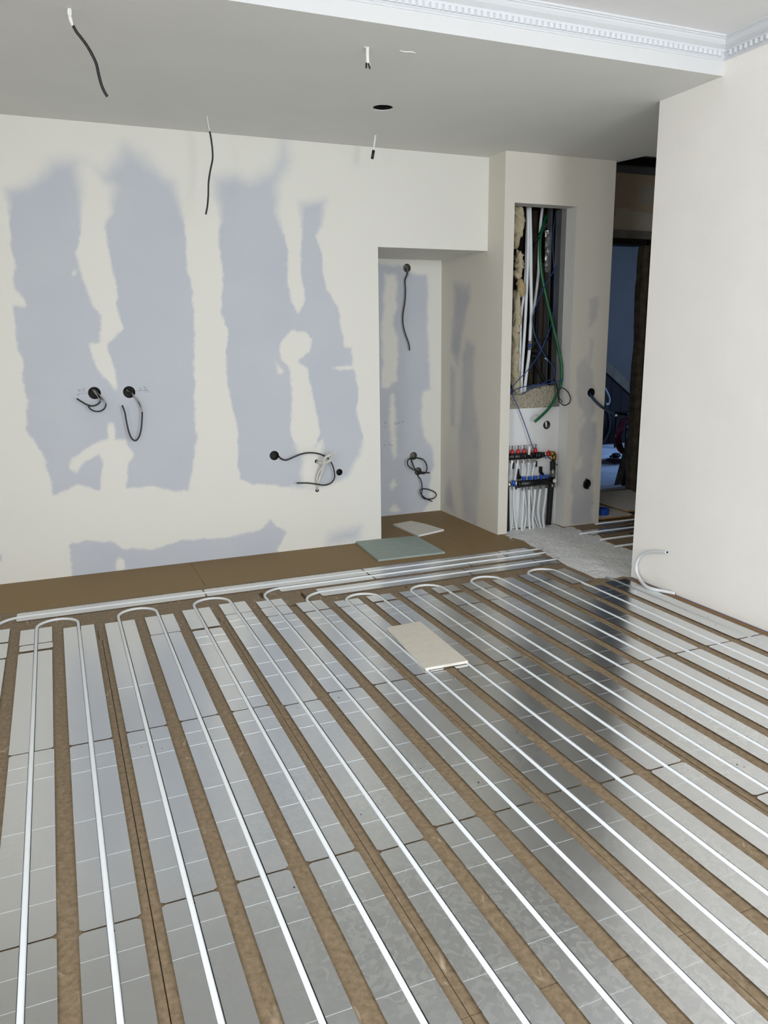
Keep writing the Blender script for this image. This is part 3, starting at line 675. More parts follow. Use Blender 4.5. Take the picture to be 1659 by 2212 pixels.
cup('socket_box', (hr[0], -.1, hr[2]), (0, 1, 0), .033, .05, M_cup_grey, 'round hole in the white board above the manifold')

def cable(name, pts, r, material, label, parts=(), n=8, cat='cable', sub=5, group=None):
    mb = MB(); mb.tube(pts, r, n, sub=sub); o = mb.build(name, material); setp(o, label, cat, group)
    for pn, ppts, pr, pm in parts: q = MB(); q.tube(ppts, pr, n, sub=sub); q.build(pn, pm, o)
    return o
def Y(y, *pix): return [at(a, b, 'y', (p[0] if p else y)) for a, b, *p in pix]
# ceiling cables
yc = -1.626
cable('ceiling_cable', Y(yc, (158,56), (166,70), (174,80), (188,99), (200,120), (208,138), (213,160), (219,183), (226,199), (232,208.5)), .0058, M_black, 'longest black cable hanging from the ceiling at the upper left',
      [('white_core', Y(yc, (150,14), (148,28), (153,40), (156,55)), .0052, M_sleeve), ('white_core', Y(yc, (151,14), (153,30), (150,40), (157,57)), .004, M_sleeve), ('filler_blob', Y(yc, (143,15.5), (150,15), (165,16.2)), .003, M_sleeve)])
yc = -.358
cable('ceiling_cable', Y(yc, (453,284), (456,300), (459,325), (459,345), (454,370), (450.5,395), (450,420), (448,445), (444.5,463)), .0050, M_black, 'black cable hanging from the ceiling close to the back wall',
      [('white_core', Y(yc, (447,249), (450,268), (453,284)), .0028, M_sleeve), ('white_core', Y(yc, (448,250), (451,270), (452,282)), .002, M_grey_sleeve)])
yc = -1.655
cable('ceiling_cable', Y(yc, (794,101), (793.5,118), (794,137)), .0075, M_sleeve, 'short white ceiling cable stub with two black tips', [('black_tip', Y(yc, (791.5,136), (791,147)), .0042, M_black), ('black_tip', Y(yc, (796,133), (797,142), (799.5,149)), .0042, M_black), ('white_core', Y(yc, (795.5,110), (796,130), (799,141)), .0035, M_sleeve), ('filler_blob', Y(yc, (787,102.5), (794,101.5), (807,101)), .0022, M_sleeve)])
yc = -.288
cable('ceiling_cable', Y(yc, (811,291), (809,308), (806.5,327)), .0062, M_sleeve, 'short white ceiling cable stub with black end above the niche corner', [('black_tip', Y(yc, (807,325), (804,343)), .0095, M_black)])
# wall cables, left pair
cable('wall_cable', Y(0, (200,842,.03), (207,850,-.005), (215,860,-.03), (216,868,-.04), (210,874,-.045), (200,877,-.05), (190,875,-.055), (180,870,-.06), (172,865,-.065), (166,861,-.07)), .0048, M_black, 'short curled cable from the left round hole of the pair',
      [('grey_sleeve', Y(0, (199.5,841,.035), (206,849,-.006), (212,856,-.02), (216,866,-.041)), .0054, M_grey_sleeve)])
cable('wall_cable', Y(0, (202,843,.02), (212,852,-.02), (222,862,-.04), (228.5,872,-.05), (226,882,-.055), (217,888,-.06), (206,888.5,-.062), (196,884,-.064), (190.5,877,-.065)), .0048, M_black, 'looped cable under the left round hole of the pair',
      [('grey_sleeve', Y(0, (202,842.5,.02), (213,852.5,-.021), (223,862.5,-.041), (229,872,-.051)), .0052, M_grey_sleeve)])
cable('wall_cable', Y(0, (271,841,.03), (280,845,0), (288,854,-.02), (296,863,-.03), (303,875,-.045), (307,890,-.05), (306.5,910,-.05), (304,932,-.055), (299,946,-.06), (292,952,-.06), (284,946,-.06), (278,932,-.06), (273,910,-.06), (270,893,-.06), (265,878,-.06), (263,876,-.06)), .0052, M_black, 'long U-shaped hanging cable from the right round hole of the pair',
      [('grey_sleeve', Y(0, (273,842.5,.02), (281,846,-.002), (289,855,-.022), (297,864,-.032), (304,876,-.046), (307.3,890,-.051)), .0054, M_grey_sleeve)])
cable('wall_cable', Y(0, (599,979,.03), (604,988,-.01), (611,992.5,-.03), (620,993.5,-.04), (635,987,-.05), (652,980.5,-.05), (670,978,-.05), (688,980,-.05), (703,986,-.05), (712,994,-.05), (719,1007,-.05), (722.5,1022,-.05), (722,1034,-.05), (714,1044,-.05), (700,1048,-.05), (685,1046,-.05), (665,1043.5,-.045), (641,1043.5,-.04)), .0052, M_black, 'long black cable sweeping in an S low on the back wall')
for pts, lb in ((((683.5,996.5,.02), (690,1000,-.03), (700,1000.5,-.07), (710,997,-.1), (717,992,-.12)), 'white pipe stub with cut end pointing up right, lowest of three'),
                (((685,1059,.02), (686,1045,-.02), (697,1015,-.05), (701,992,-.09), (708,985,-.11), (717,981.5,-.13)), 'white pipe stub curving up from the lower hole'),
                (((685,1058,.03), (684,1040,-.02), (690,1018,-.04), (712,993,-.10), (721,981,-.13), (727,975,-.14)), 'thin white pipe stub reaching furthest right')):
    r = .0095 if 'thin' not in lb else .0065
    o = cable('drain_pipe', Y(0, *pts), r, M_drain, lb, cat='pipe', n=10)
cable('wall_cable', Y(NY, (877,579,NY+.03), (879.5,585,NY-.01), (880,592,NY-.02), (875,606,NY-.03), (876,625,NY-.03), (875,650,NY-.03), (870.5,680,NY-.03), (871,702,NY-.03), (876,722,NY-.03), (883,742,NY-.03), (885,757,NY-.03)), .0052, M_black, 'long black cable hanging from the high socket in the niche',
      [('grey_sleeve', Y(NY, (877.5,578,NY+.03), (880,585,NY-.011), (882,590,NY-.02), (879.5,597,NY-.026)), .0054, M_grey_sleeve)])
q = lambda x, y, d=.04: (840+x/11.85, 960+y/11.85, NY-d)
cable('wall_cable', Y(0, q(560,360,.0), q(600,470,.03), q(640,580,.05), q(720,690,.06), q(860,750,.06), q(945,710,.06), q(975,590,.06), q(940,470,.06), q(860,380,.06), q(720,345,.06), q(570,350,.06), q(480,420,.06), q(490,530,.06), q(570,610,.07), q(700,670,.08), q(870,715,.08), q(1045,728,.08)), .0055, M_black, 'looped black cable at the upper low socket in the niche')
cable('wall_cable', Y(0, q(740,740,-.02), q(740,800,.01), q(800,880,.03), q(840,1000,.04), q(850,1150,.04), q(840,1300,.04), q(900,1385,.045), q(1030,1400,.05), q(1150,1380,.05), q(1215,1300,.05), q(1170,1220,.05), q(1040,1160,.05), q(900,1135,.05), q(805,1170,.05), q(810,1250,.055), q(900,1350,.06), q(1000,1410,.06), q(1110,1460,.06)), .0048, M_black, 'thin black cable curled in a loop near the niche floor')
cable('conduit', Y(-.22, (1272,846,-.18), (1276,853,-.225), (1283,863,-.26), (1296,876,-.29), (1310,885,-.31), (1322,892,-.33), (1330,896.5,-.34)), .0105, M_navy, 'navy blue conduit stub sticking out of the column', [('white_end', Y(-.22, (1329,896,-.34), (1332.5,898,-.345)), .0095, M_sleeve)], cat='conduit')
cable('wall_cable', Y(-.22, (1266.5,1034,-.23), (1265,1040,-.235), (1261,1048,-.24), (1264,1054,-.235), (1271,1055,-.225)), .006, M_black, 'black cable end in the low hole on the column')
# pencil marks beside the sockets
pm = MB()
pq = lambda x, y: at(120+x/5.53, 780+y/5.53, 'y', -.0012)
for st in ([(1020,310), (1000,325), (1030,335), (1010,350), (1000,345)], [(1045,300), (1080,312), (1055,325), (1095,335), (1060,348)], [(965,358), (1040,352), (1110,350)], [(1070,370), (1120,366)]): pm.tube([pq(*s) for s in st], .0008, 5, sub=3)
setp(pm.build('pencil_note', M_pencil), 'faint pencilled number and lines beside the right socket hole of the pair', 'marking')
pm = MB()
for st in ([(265,335), (300,365)], [(300,335), (268,368)], [(320,325), (350,335), (325,350), (355,362)], [(250,395), (310,385), (380,382)], [(255,410), (290,404)]): pm.tube([pq(*s) for s in st], .0008, 5, sub=3)
setp(pm.build('pencil_note', M_pencil), 'faint pencilled marks beside the left socket hole of the pair', 'marking')

pm = MB()
for a, b, c, d in ((831,915,834,911), (828,921,831,922), (853,918,853,913), (857,917,858,913), (862,915,863,912), (868,913,872,909), (830,964,831,960), (840,961,843,960), (845,961,848,962)): pm.tube([at(a, b, 'y', NY-.001), at((a+c)/2+.3, (b+d)/2, 'y', NY-.001), at(c, d, 'y', NY-.001)], .002, 5, sub=2)
setp(pm.build('scuff_marks', M_pencil), 'row of small dark scuff marks on the grey-blue niche wall', 'marking')

# ------------------------------------------------------------------ manifold
MY = -.155
def mp(x, y, yy=MY): return at(1080+x/10.057, 940+y/10.055, 'y', yy)
R0 = empty('heating_manifold', mp(500, 450), 'upper heating manifold, black bar with red flow gauges', 'manifold')
b = MB(); b.tube([mp(120, 475), mp(500, 455), mp(830, 438)], .0245, 20, raw=True); b.tube([mp(800, 440), mp(880, 432)], [.027, .026], 20, raw=True); b.tube([mp(870, 432), mp(950, 425)], .0225, 8, raw=True)
for x in (270, 395, 520, 645, 770): b.tube([mp(x-22, 466-(x-270)*.05), mp(x+22, 464-(x-270)*.05)], .0262, 20, raw=True)
b.build('bar', M_blackm, R0)
UX = [(262, 395, 255, 560), (392, 385, 382, 560), (518, 378, 503, 555), (642, 370, 630, 550), (770, 360, 757, 545)]
for x, yt, xb, yb in UX:
    g_ = MB(); g_.tube([mp(x, yt+10), mp(x, yt-15), mp(x+2, yt-55), mp(x+4, yt-85)], [.0145, .0145, .0125, .008], 14, raw=True); c_ = g_.build('flow_gauge', M_red, R0)
    g_ = MB(); g_.tube([mp(x+4, yt-80), mp(x+8, yt-165)], .0075, 12, raw=True); g_.build('sight_glass', M_clear, c_)
    g_ = MB(); g_.tube([mp(x+6, yt-85), mp(x+8, yt-150)], .0025, 8, raw=True); g_.build('indicator', M_blackm, c_)
    g_ = MB(); g_.tube([mp(xb+3, yb-45), mp(xb, yb-5)], .008, 10, raw=True); g_.tube([mp(xb, yb-15), mp(xb-3, yb+45)], .0125, 6, raw=True, smooth=False); g_.build('outlet_nut', M_nickel, R0)
v = MB(); v.tube([mp(945, 425), mp(1010, 408)], .0185, 18, raw=True); v.build('union_nut', M_nickel, R0)
v = MB(); v.tube([mp(1010, 408), mp(1110, 400)], .0175, 16, raw=True); v.tube([mp(1090, 400), mp(1165, 395), mp(1180, 420), mp(1175, 545)], .0185, 16, raw=True); v.tube([mp(1078, 402), mp(1100, 401)], .0225, 8, raw=True); v.build('elbow', M_brass, R0)
v = MB(); v.tube([mp(1050, 395, MY-.022), mp(1050, 330, MY-.03)], [.010, .006], 8, raw=True); v.tube([mp(1050, 385, MY-.02), mp(1058, 460, MY-.028)], [.012, .007], 8, raw=True); v.tube([mp(1010, 402, MY-.02), mp(1095, 398, MY-.02)], .010, 10, raw=True); v.build('valve_handle', M_red, R0)
v = MB(); v.tube([mp(655, 225, MY-.03), mp(640, 300, MY-.035), mp(630, 425, MY-.035)], [.004, .0105, .010], 6, raw=True); v.build('paper_tag', M_white, R0)
v = MB(); v.tube([mp(155, 470, MY-.02), mp(192, 468, MY-.03)], .010, 14, raw=True); v.build('end_cap', M_nickel, R0)
v = MB(); v.tube([mp(182, 250), mp(182, 340)], .004, 8, raw=True); v.build('vent_stem', M_blackm, R0)
for x, y in ((278, 660), (778, 620)): v = MB(); a_ = mp(x-14, y-60, -.13); b_ = mp(x+14, y+65, -.13); v.box(min(a_[0], b_[0]), max(a_[0], b_[0]), -.14, -.125, min(a_[2], b_[2]), max(a_[2], b_[2])); v.build('bracket', M_blackm, R0)
R1 = empty('heating_manifold', mp(700, 1030), 'lower heating manifold, black bar with blue valve caps and a gauge', 'manifold')
b = MB(); b.tube([mp(385, 1062), mp(700, 1035), mp(1160, 993)], .0260, 20, raw=True); b.tube([mp(375, 1062), mp(420, 1058)], .029, 20, raw=True)
b.tube([mp(350, 1120), mp(435, 1110)], .0125, 10, raw=True); b.tube([mp(355, 1115), mp(350, 1175)], .006, 8, raw=True); b.build('bar', M_blackm, R1)
LX = [(515, 895, 515, 1150), (645, 888, 637, 1135), (768, 880, 765, 1125), (897, 860, 885, 1115), (1020, 855, 1012, 1100)]
for x, yt, xb, yb in LX:
    g_ = MB(); g_.tube([mp(x, yt+5), mp(x, yt+55)], .0162, 20, raw=True); g_.tube([mp(x, yt+50), mp(x, yt+100)], [.013, .009], 14, raw=True); g_.build('valve_cap', M_blue, R1)
    g_ = MB(); g_.tube([mp(xb, yb-55), mp(xb, yb)], .008, 10, raw=True); g_.tube([mp(xb, yb-15), mp(xb, yb+45)], .0130, 6, raw=True, smooth=False); g_.build('outlet_nut', M_nickel, R1)
v = MB(); v.tube([mp(150, 1070), mp(250, 1068)], .021, 16, raw=True); v.tube([mp(300, 1045), mp(375, 1050)], .022, 16, raw=True); v.tube([mp(240, 1065), mp(320, 1050)], .016, 16, raw=True); v.build('ball_valve', M_nickel, R1)
v = MB(); v.tube([mp(280, 985, MY-.03), mp(300, 1050, MY-.03), mp(312, 1115, MY-.03)], [.009, .015, .008], 10, raw=True); v.tube([mp(250, 1050, MY-.025), mp(325, 1048, MY-.025)], .008, 10, raw=True); v.build('valve_handle', M_blue, R1)
gp = Vector(tuple(mp(1185, 990, MY-.03)))
v = MB(); v.lathe(gp, (-.35, -1, .1), [(-.02, .0155), (0, .0155), (.004, .0148)], 24); ga = v.build('gauge', M_nickel, R1)
v = MB(); v.lathe(gp+Vector((-.35, -1, .1)).normalized()*.0042, (-.35, -1, .1), [(0, .0132), (.0006, .0132)], 24); v.build('gauge_face', M_white, ga)
v = MB(); v.tube([mp(1170, 965, MY-.040), mp(1192, 1005, MY-.040)], .0011, 6, raw=True); v.build('needle', M_blackm, ga)
v = MB(); v.tube([mp(1140, 1060, MY-.01), mp(1140, 1125, MY-.01)], .009, 12, raw=True); v.tube([mp(1195, 1060, MY-.01), mp(1192, 1125, MY-.01)], .007, 10, raw=True); v.build('drain_valve', M_nickel, R1)
v = MB(); v.tube([mp(1150, 905, MY-.01), mp(1150, 770, MY-.01)], .020, 14, raw=True); v.build('air_vent_body', M_clear, R1)
v = MB(); v.tube([mp(1150, 880, MY-.032), mp(1155, 740, MY-.032)], [.009, .007], 12, raw=True); v.build('air_vent', M_nickel, R1)
for pts in (((855, 680), (905, 680), (905, 790), (945, 840), (945, 880), (880, 850), (850, 810)), ((385, 730), (405, 730), (415, 860), (450, 890), (440, 950), (375, 965), (370, 860))):
    v = MB(); v.prism([tuple(mp(x, y, -.118)[[0, 2]]) for x, y in pts], -.128, -.112, 'y'); v.build('bracket', M_blackm, R1)
# risers
def gz(x, y, yy): p = at(1080+x/10.057, 940+y/10.055, 'y', yy); return p
Wp = 'white heating riser'
for i, (pts, lb) in enumerate([
    (((255,600), (240,700), (215,900,-.125), (212,1100,-.125), (215,1500,-.125), (225,1850,-.125), (235,2060,-.125)), 'white riser pipe under the first red gauge from the left'),
    (((380,600), (365,720), (320,980,-.13), (300,1200,-.13), (300,1550,-.13), (330,1850,-.13), (365,2050,-.13)), 'white riser pipe under the second red gauge from the left'),
    (((500,600), (492,750,-.13), (480,1000,-.12), (540,1300,-.115), (575,1700,-.115), (520,2050,-.115)), 'white riser pipe under the third red gauge from the left'),
    (((625,590), (620,750,-.13), (590,1000,-.12), (600,1300,-.115), (660,1700,-.115), (770,2000,-.115)), 'white riser pipe under the fourth red gauge from the left'),
    (((757,590), (735,700,-.13), (705,860,-.12), (680,1200,-.115), (740,1700,-.115), (830,1980,-.115)), 'white riser pipe under the rightmost red gauge'),
    (((515,1190), (510,1350), (495,1650), (475,1900), (472,2050)), 'white pipe below the first blue cap from the left'),
    (((636,1180), (632,1400), (630,1700), (640,1900), (648,2010)), 'white pipe below the second blue cap from the left'),
    (((763,1170), (755,1350), (722,1650), (708,1850), (722,2000)), 'white pipe below the middle blue cap'),
    (((882,1160), (855,1350), (825,1600), (840,1800), (885,1980)), 'white pipe below the fourth blue cap from the left'),
    (((1008,1150), (990,1350), (948,1650), (935,1800), (950,1970)), 'white pipe below the rightmost blue cap')]):
    P = [mp(p[0], p[1], p[2] if len(p) > 2 else MY) for p in pts]; P[-1] = P[-1].copy(); P.append(np.array([P[-1][0], P[-1][1], -.02]))
    cable('riser_pipe', P, .0092, M_pipe, lb, n=10, cat='pipe', group='white pipes at the manifold')
for x0_, x1_, lb in ((245, 262, 'faint white riser pipe against the white board, left of the first red gauge pipe'), (880, 860, 'white riser pipe half hidden behind the lower manifold, right part')):
    P = [mp(x0_, 1180, -.112), mp(x1_, 1600, -.112), mp(x1_, 1990, -.112)]
    cable('riser_pipe', P, .0085, M_pipe, lb, n=8, cat='pipe', group='white pipes at the manifold')
o = cable('insulated_riser', [mp(1148, 560, -.15), mp(1148, 700, -.15), mp(1140, 900, -.13), mp(1105, 1200, -.135), mp(1075, 1600, -.135), mp(1050, 1935, -.135)], .0215, M_rubber, 'thick black insulated riser pipe right of the blue caps', n=16, cat='pipe')
q_ = MB(); q_.tube([mp(1155, 540, -.15), mp(1152, 640, -.15)], [.013, .014], 12, raw=True); q_.build('fitting', M_nickel, o)
cable('insulated_riser', [mp(150, 1090, -.14), mp(152, 1500, -.14), mp(155, 2080, -.14)], .0185, M_rubber, 'black insulated riser pipe at the left edge of the manifold recess', n=14, cat='pipe')
# power lead clips
cable('sensor_cable', [mp(1040, 470, -.165), mp(1110, 525, -.165), mp(1190, 600, -.17), mp(1250, 660, -.18)], .004, M_black, 'black sensor cable hooked below the brass elbow')

# ------------------------------------------------------------------ cavity above the manifold
def c1(x, y, yy=0.0): return at(1080+x/8.506, 420+y/8.508, 'y', yy)
def c2(x, y, yy=0.0): return at(1080+x/8.506, 680+y/8.508, 'y', yy)
# stud flange
st = MB(); st.box(.372, .407, -.099, -.096, .918, RZ); st.box(.368, .3715, -.099, -.03, .918, RZ); st.box(.352, .357, .0, .06, .93, RZ+.1)
setp(st.build('metal_stud', M_steel), 'grey galvanised metal stud along the right side of the open cavity', 'stud')
st = MB(); p = c1(870, 1700, .12)[0]; q2 = c1(1010, 1700, .12)[0]; st.box(p, q2, .12, .2, .95, RZ+.2)
setp(st.build('timber_stud', M_wood), 'brown timber stud inside the open cavity', 'stud')
st = MB(); p = c1(735, 1700, .16)[0]; q2 = c1(800, 1700, .16)[0]; st.box(p, q2, .16, .2, .95, RZ-.35)
setp(st.build('metal_stud', M_steel), 'narrow metal stud deep in the cavity left of the timber', 'stud')
st = MB(); p = c1(590, 1700, .3)[0]; q2 = c1(770, 1700, .3)[0]; st.box(p, q2, .30, .32, .95, RZ+.05)
setp(st.build('masonry_strip', mat('old_plaster', (128, 116, 98), .9, noise=.25, nscale=14)), 'old grey-brown wall surface at the back of the cavity', 'wall')
# foil wrap
fw = MB(); V = []; nn = 24; r_ = random.Random(5)
for j in range(nn+1):
    for i in range(7):
        p = c1(825+i*13+6*math.sin(j*.6), 660+j*32, .03+.012*r_.random()+.012*math.sin(i*2.2+j*.3)); V.append(p)
fw.add(V, [(j*7+i, j*7+i+1, (j+1)*7+i+1, (j+1)*7+i) for j in range(nn) for i in range(6)])
setp(fw.build('foil_wrap', M_wrap), 'shiny crumpled foil wrap hanging inside the cavity', 'foil')
# foam along left edge
fm = MB()
for i, (x, y, rx, rz, seed) in enumerate(((330, 330, .050, .06, 1), (340, 480, .055, .06, 2), (330, 620, .055, .07, 3), (290, 800, .03, .07, 4), (345, 1160, .036, .045, 5), (350, 1290, .040, .04, 6), (330, 1450, .038, .045, 7))):
    p = c1(x, y, -.03); fm.blob((p[0], p[1], p[2]), rx*.8, .04, rz, .5, seed, rough=4)
for i, (x, y, rx, rz, seed) in enumerate(((300, 1950-2210, .03, .08, 11), (300, -60, .035, .07, 12), (310, 80, .045, .06, 13), (280, 250, .035, .07, 14), (270, 420, .035, .07, 15), (270, 620, .035, .08, 16), (270, 820, .036, .08, 17), (260, 1050, .038, .09, 18), (290, 1250, .045, .08, 19))):
    p = c2(x, y, -.03); fm.blob((p[0], p[1], p[2]), rx*.8, .04, rz, .5, seed, rough=4)
setp(fm.build('expanding_foam', M_foam), 'lumpy pale expanding foam down the left side of the cavity', 'foam')
fm = MB(); p = c1(385, 1750, -.055); fm.blob((p[0], p[1], p[2]), .034, .035, .055, .25, 31, rough=3); p = c1(360, 1620, -.05); fm.blob((p[0], p[1], p[2]), .026, .03, .03, .25, 32)
setp(fm.build('foam_lump', mat('foam_brown', (170, 150, 108), .9, noise=.15, nscale=40, bump=.6, bscale=80)), 'brownish rounded foam lump at the left of the cavity', 'foam')
# mineral wool block at the bottom, ragged top
mw = MB(); V = []; nx = 40; nz = 14; r_ = random.Random(9)
top = [(180,1480), (300,1480), (430,1480), (530,1420), (640,1370), (760,1340), (860,1320), (960,1300), (1000,1300)]
tw = [tuple(c2(x, y, -.095)[[0, 2]]) for x, y in top]
def topz(x):
    for (a, za), (b_, zb) in zip(tw[:-1], tw[1:]):
        if a <= x <= b_: return za+(zb-za)*(x-a)/(b_-a)
    return tw[0][1] if x < tw[0][0] else tw[-1][1]
xl, xr = CX0-.03, .371
for j in range(nz+1):
    for i in range(nx+1):
        x = xl+(xr-xl)*i/nx; z0 = .905; z1 = topz(x)+r_.uniform(-.004, .006); V.append((x+r_.uniform(-.002, .002), -.093+r_.uniform(-.006, .006)+.02*(j/nz)**3, z0+(z1-z0)*j/nz))
b0 = len(V)
for i in range(nx+1): V.append((xl+(xr-xl)*i/nx, .08, V[nz*(nx+1)+i][2]+r_.uniform(-.01, .005)))
F_ = [(j*(nx+1)+i, j*(nx+1)+i+1, (j+1)*(nx+1)+i+1, (j+1)*(nx+1)+i) for j in range(nz) for i in range(nx)]+[(nz*(nx+1)+i, nz*(nx+1)+i+1, b0+i+1, b0+i) for i in range(nx)]
mw.add(V, F_); setp(mw.build('mineral_wool', M_wool), 'ragged beige mineral wool block at the bottom of the cavity', 'insulation')
# pipes, hose, cables
def seg(*p): return [c1(x, y, yy) if s == 1 else c2(x, y, yy) for s, x, y, yy in p]
for pts, r, lb in ((seg((1,505,200,.0), (1,500,600,.0), (1,485,1100,.0), (1,455,1700,.0), (2,390,0,.0), (2,370,600,.0), (2,345,1500,.0)), .0105, 'white vertical pipe beside the foam, leftmost in the cavity'),
                  (seg((1,520,200,-.02), (1,515,900,-.02), (1,500,1500,-.02), (1,470,2210,-.02), (2,440,500,-.02), (2,400,1100,-.02), (2,390,1500,-.02)), .0115, 'white vertical pipe, second from the foam in the cavity'),
                  (seg((1,550,200,-.03), (1,565,900,-.03), (1,568,1500,-.03), (1,575,2200,-.03), (2,560,250,-.03), (2,535,700,-.03), (2,490,1050,-.03), (2,450,1420,-.03)), .0125, 'widest white vertical pipe with a silver coupling in the cavity'),
                  (seg((1,785,200,.06), (1,740,600,.06), (1,720,1000,.06), (1,700,1500,.06), (1,650,1900,.06), (1,600,2200,.06)), .011, 'white slanting pipe in the middle of the cavity')):
    o = cable('riser_pipe', pts, r, M_pipe, lb, n=10, cat='pipe')
    if 'widest' in lb: q_ = MB(); q_.tube(seg((2,542,480,-.03), (2,534,650,-.03)), .0135, 12, raw=True); q_.build('coupling', M_nickel, o); q_ = MB(); q_.tube(seg((2,540,530,-.03), (2,536,600,-.03)), .0142, 12, raw=True); q_.build('coupling_ring', M_bluecable, o)
cable('green_hose', seg((1,850,380,.08), (1,800,560,.04), (1,745,760,-.0), (1,738,1100,-.02), (1,765,1450,-.03), (1,820,1750,-.04), (1,910,2150,-.07), (2,985,250,-.11), (2,1060,560,-.13), (2,1115,820,-.14), (2,1135,1050,-.15), (2,1115,1280,-.16), (2,1040,1480,-.17), (2,920,1690,-.18), (2,760,1860,-.18), (2,640,1965,-.18)), .0105, M_green, 'thick green hose curling down out of the cavity over the white board', n=12, cat='hose')
cable('blue_cable', seg((1,1035,280,-.0), (1,985,620,-.02), (1,970,950,-.03), (1,985,1250,-.04), (1,1010,1600,-.05), (1,1010,1900,-.05), (1,970,2200,-.05), (2,920,250,-.06), (2,850,430,-.07), (2,750,660,-.07), (2,640,850,-.08), (2,480,1050,-.09), (2,300,1240,-.12), (2,210,1370,-.13), (2,230,1470,-.135), (2,340,1720,-.14), (2,430,1950,-.14), (2,520,2200,-.15), (2,590,2400,-.15), (2,650,2500,-.155), (2,740,2560,-.17), (2,860,2640,-.18)), .0035, M_bluecable, 'long blue cable crossing the cavity and running down to the upper manifold', n=8)
cable('blue_cable', seg((1,1130,280,-.02), (1,1150,600,-.04), (1,1145,900,-.05), (1,1090,1180,-.06), (1,990,1400,-.06), (1,870,1600,-.06), (1,740,1850,-.06), (1,620,2150,-.06), (2,595,130,-.06), (2,650,400,-.07), (2,750,620,-.08), (2,860,800,-.09), (2,960,930,-.1), (2,1010,1050,-.11), (2,970,1150,-.11), (2,850,1230,-.12), (2,650,1320,-.12), (2,500,1400,-.12), (2,440,1450,-.10)), .0035, M_bluecable, 'blue cable looping from the top right of the cavity down to the wool', n=8)
cable('blue_cable', seg((2,230,1440,-.13), (2,300,1370,-.13), (2,450,1320,-.13), (2,700,1290,-.14), (2,900,1265,-.15), (2,1100,1215,-.17), (2,1160,1190,-.17)), .0035, M_bluecable, 'blue cable lying across the top of the mineral wool to the green hose', n=8)
cable('black_cable', seg((2,1000,1180,-.1), (2,1040,1300,-.14), (2,1070,1480,-.2), (2,1090,1590,-.245), (2,1180,1665,-.26), (2,1270,1620,-.26), (2,1295,1530,-.26), (2,1240,1410,-.25), (2,1150,1345,-.235), (2,1085,1370,-.215), (2,1080,1500,-.22), (2,1150,1610,-.24)), .0040, M_black, 'thin black cable curled in a ring right of the green hose', n=8)
def corr(pts, r, lb):
    mb = MB(); base = [Vector(tuple(p)) for p in pts]
    Q = []
    for i in range(len(base)-1):
        n_ = max(2, int((base[i+1]-base[i]).length/.0022))
        for k in range(n_): Q.append(base[i].lerp(base[i+1], k/n_))
    mb.tube(Q, [r if i % 2 else r*.86 for i in range(len(Q))], 10, raw=True, smooth=False)
    setp(mb.build('corrugated_conduit', M_blackm), lb, 'conduit')
corr(seg((1,940,430,.1), (1,850,560,.06), (1,740,720,.03), (1,650,860,.03), (1,600,1020,.03), (1,560,1300,.03), (1,545,1700,.04)), .0125, 'black corrugated conduit high in the cavity behind the green hose')
corr(seg((2,575,560,-.0), (2,580,760,-.0), (2,640,900,-.0), (2,720,1050,-.0), (2,800,1180,-.0), (2,860,1290,.0)), .0135, 'black corrugated conduit low in the cavity')
cable('black_hose', seg((2,560,640,-.01), (2,620,540,-.02), (2,720,470,-.02), (2,850,440,-.02), (2,990,460,.03)), .0095, M_rubber, 'thick black hose arching at the top of the black bundle in the cavity', n=10, cat='hose')
cable('black_hose', seg((2,580,660,-.01), (2,650,660,-.02), (2,740,675,-.02), (2,830,730,-.01), (2,900,860,.02), (2,950,1000,.04)), .0095, M_rubber, 'thick black hose in the middle of the bundle in the cavity', n=10, cat='hose')
o = cable('black_hose', seg((2,580,760,-.01), (2,670,760,-.02), (2,760,770,-.02), (2,810,790,-.02)), .009, M_rubber, 'short black hose with a white tip in the cavity', [('white_tip', seg((2,805,790,-.02), (2,850,810,-.02), (2,885,840,-.02)), .0045, M_sleeve)], n=10, cat='hose')
o = cable('wall_cable', [c2(560,1920,-.12), c2(610,1860,-.14), c2(660,1835,-.15), (c2(710,1870,-.12))], .0016, M_grey_sleeve, 'thin grey wire hooked out of the white board', n=6)
v = MB(); v.tube([at(1179,911,'y',-.09), at(1180,922,'y',-.085)], .008, 8, raw=True); setp(v.build('wire_bundle', M_sleeve), 'white wire ends inside the round hole above the manifold', 'cable')

# ------------------------------------------------------------------ hallway beyond
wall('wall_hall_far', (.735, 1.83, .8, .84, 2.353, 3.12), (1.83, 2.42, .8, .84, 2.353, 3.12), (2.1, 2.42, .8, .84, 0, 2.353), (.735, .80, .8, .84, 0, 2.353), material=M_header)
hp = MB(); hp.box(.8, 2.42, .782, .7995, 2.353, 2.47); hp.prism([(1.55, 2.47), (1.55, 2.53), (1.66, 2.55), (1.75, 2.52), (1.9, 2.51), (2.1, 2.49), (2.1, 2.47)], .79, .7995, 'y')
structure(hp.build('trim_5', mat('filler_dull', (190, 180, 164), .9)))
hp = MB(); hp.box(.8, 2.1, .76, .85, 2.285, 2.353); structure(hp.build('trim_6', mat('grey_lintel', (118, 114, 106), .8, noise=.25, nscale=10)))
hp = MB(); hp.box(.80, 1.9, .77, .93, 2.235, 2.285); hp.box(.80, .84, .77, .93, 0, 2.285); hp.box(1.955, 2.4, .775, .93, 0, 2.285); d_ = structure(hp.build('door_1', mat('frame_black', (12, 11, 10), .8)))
pj_ = MB(); ragged = [(1.885, 0.0)]; r_ = random.Random(2)
for z in np.linspace(0, 2.235, 26): ragged.append((1.889+r_.uniform(-.010, .010), z))
pj_.prism(ragged+[(1.965, 2.235), (1.965, 0)], .79, .87, 'y'); pj_.build('rough_jamb', M_woodd, d_)
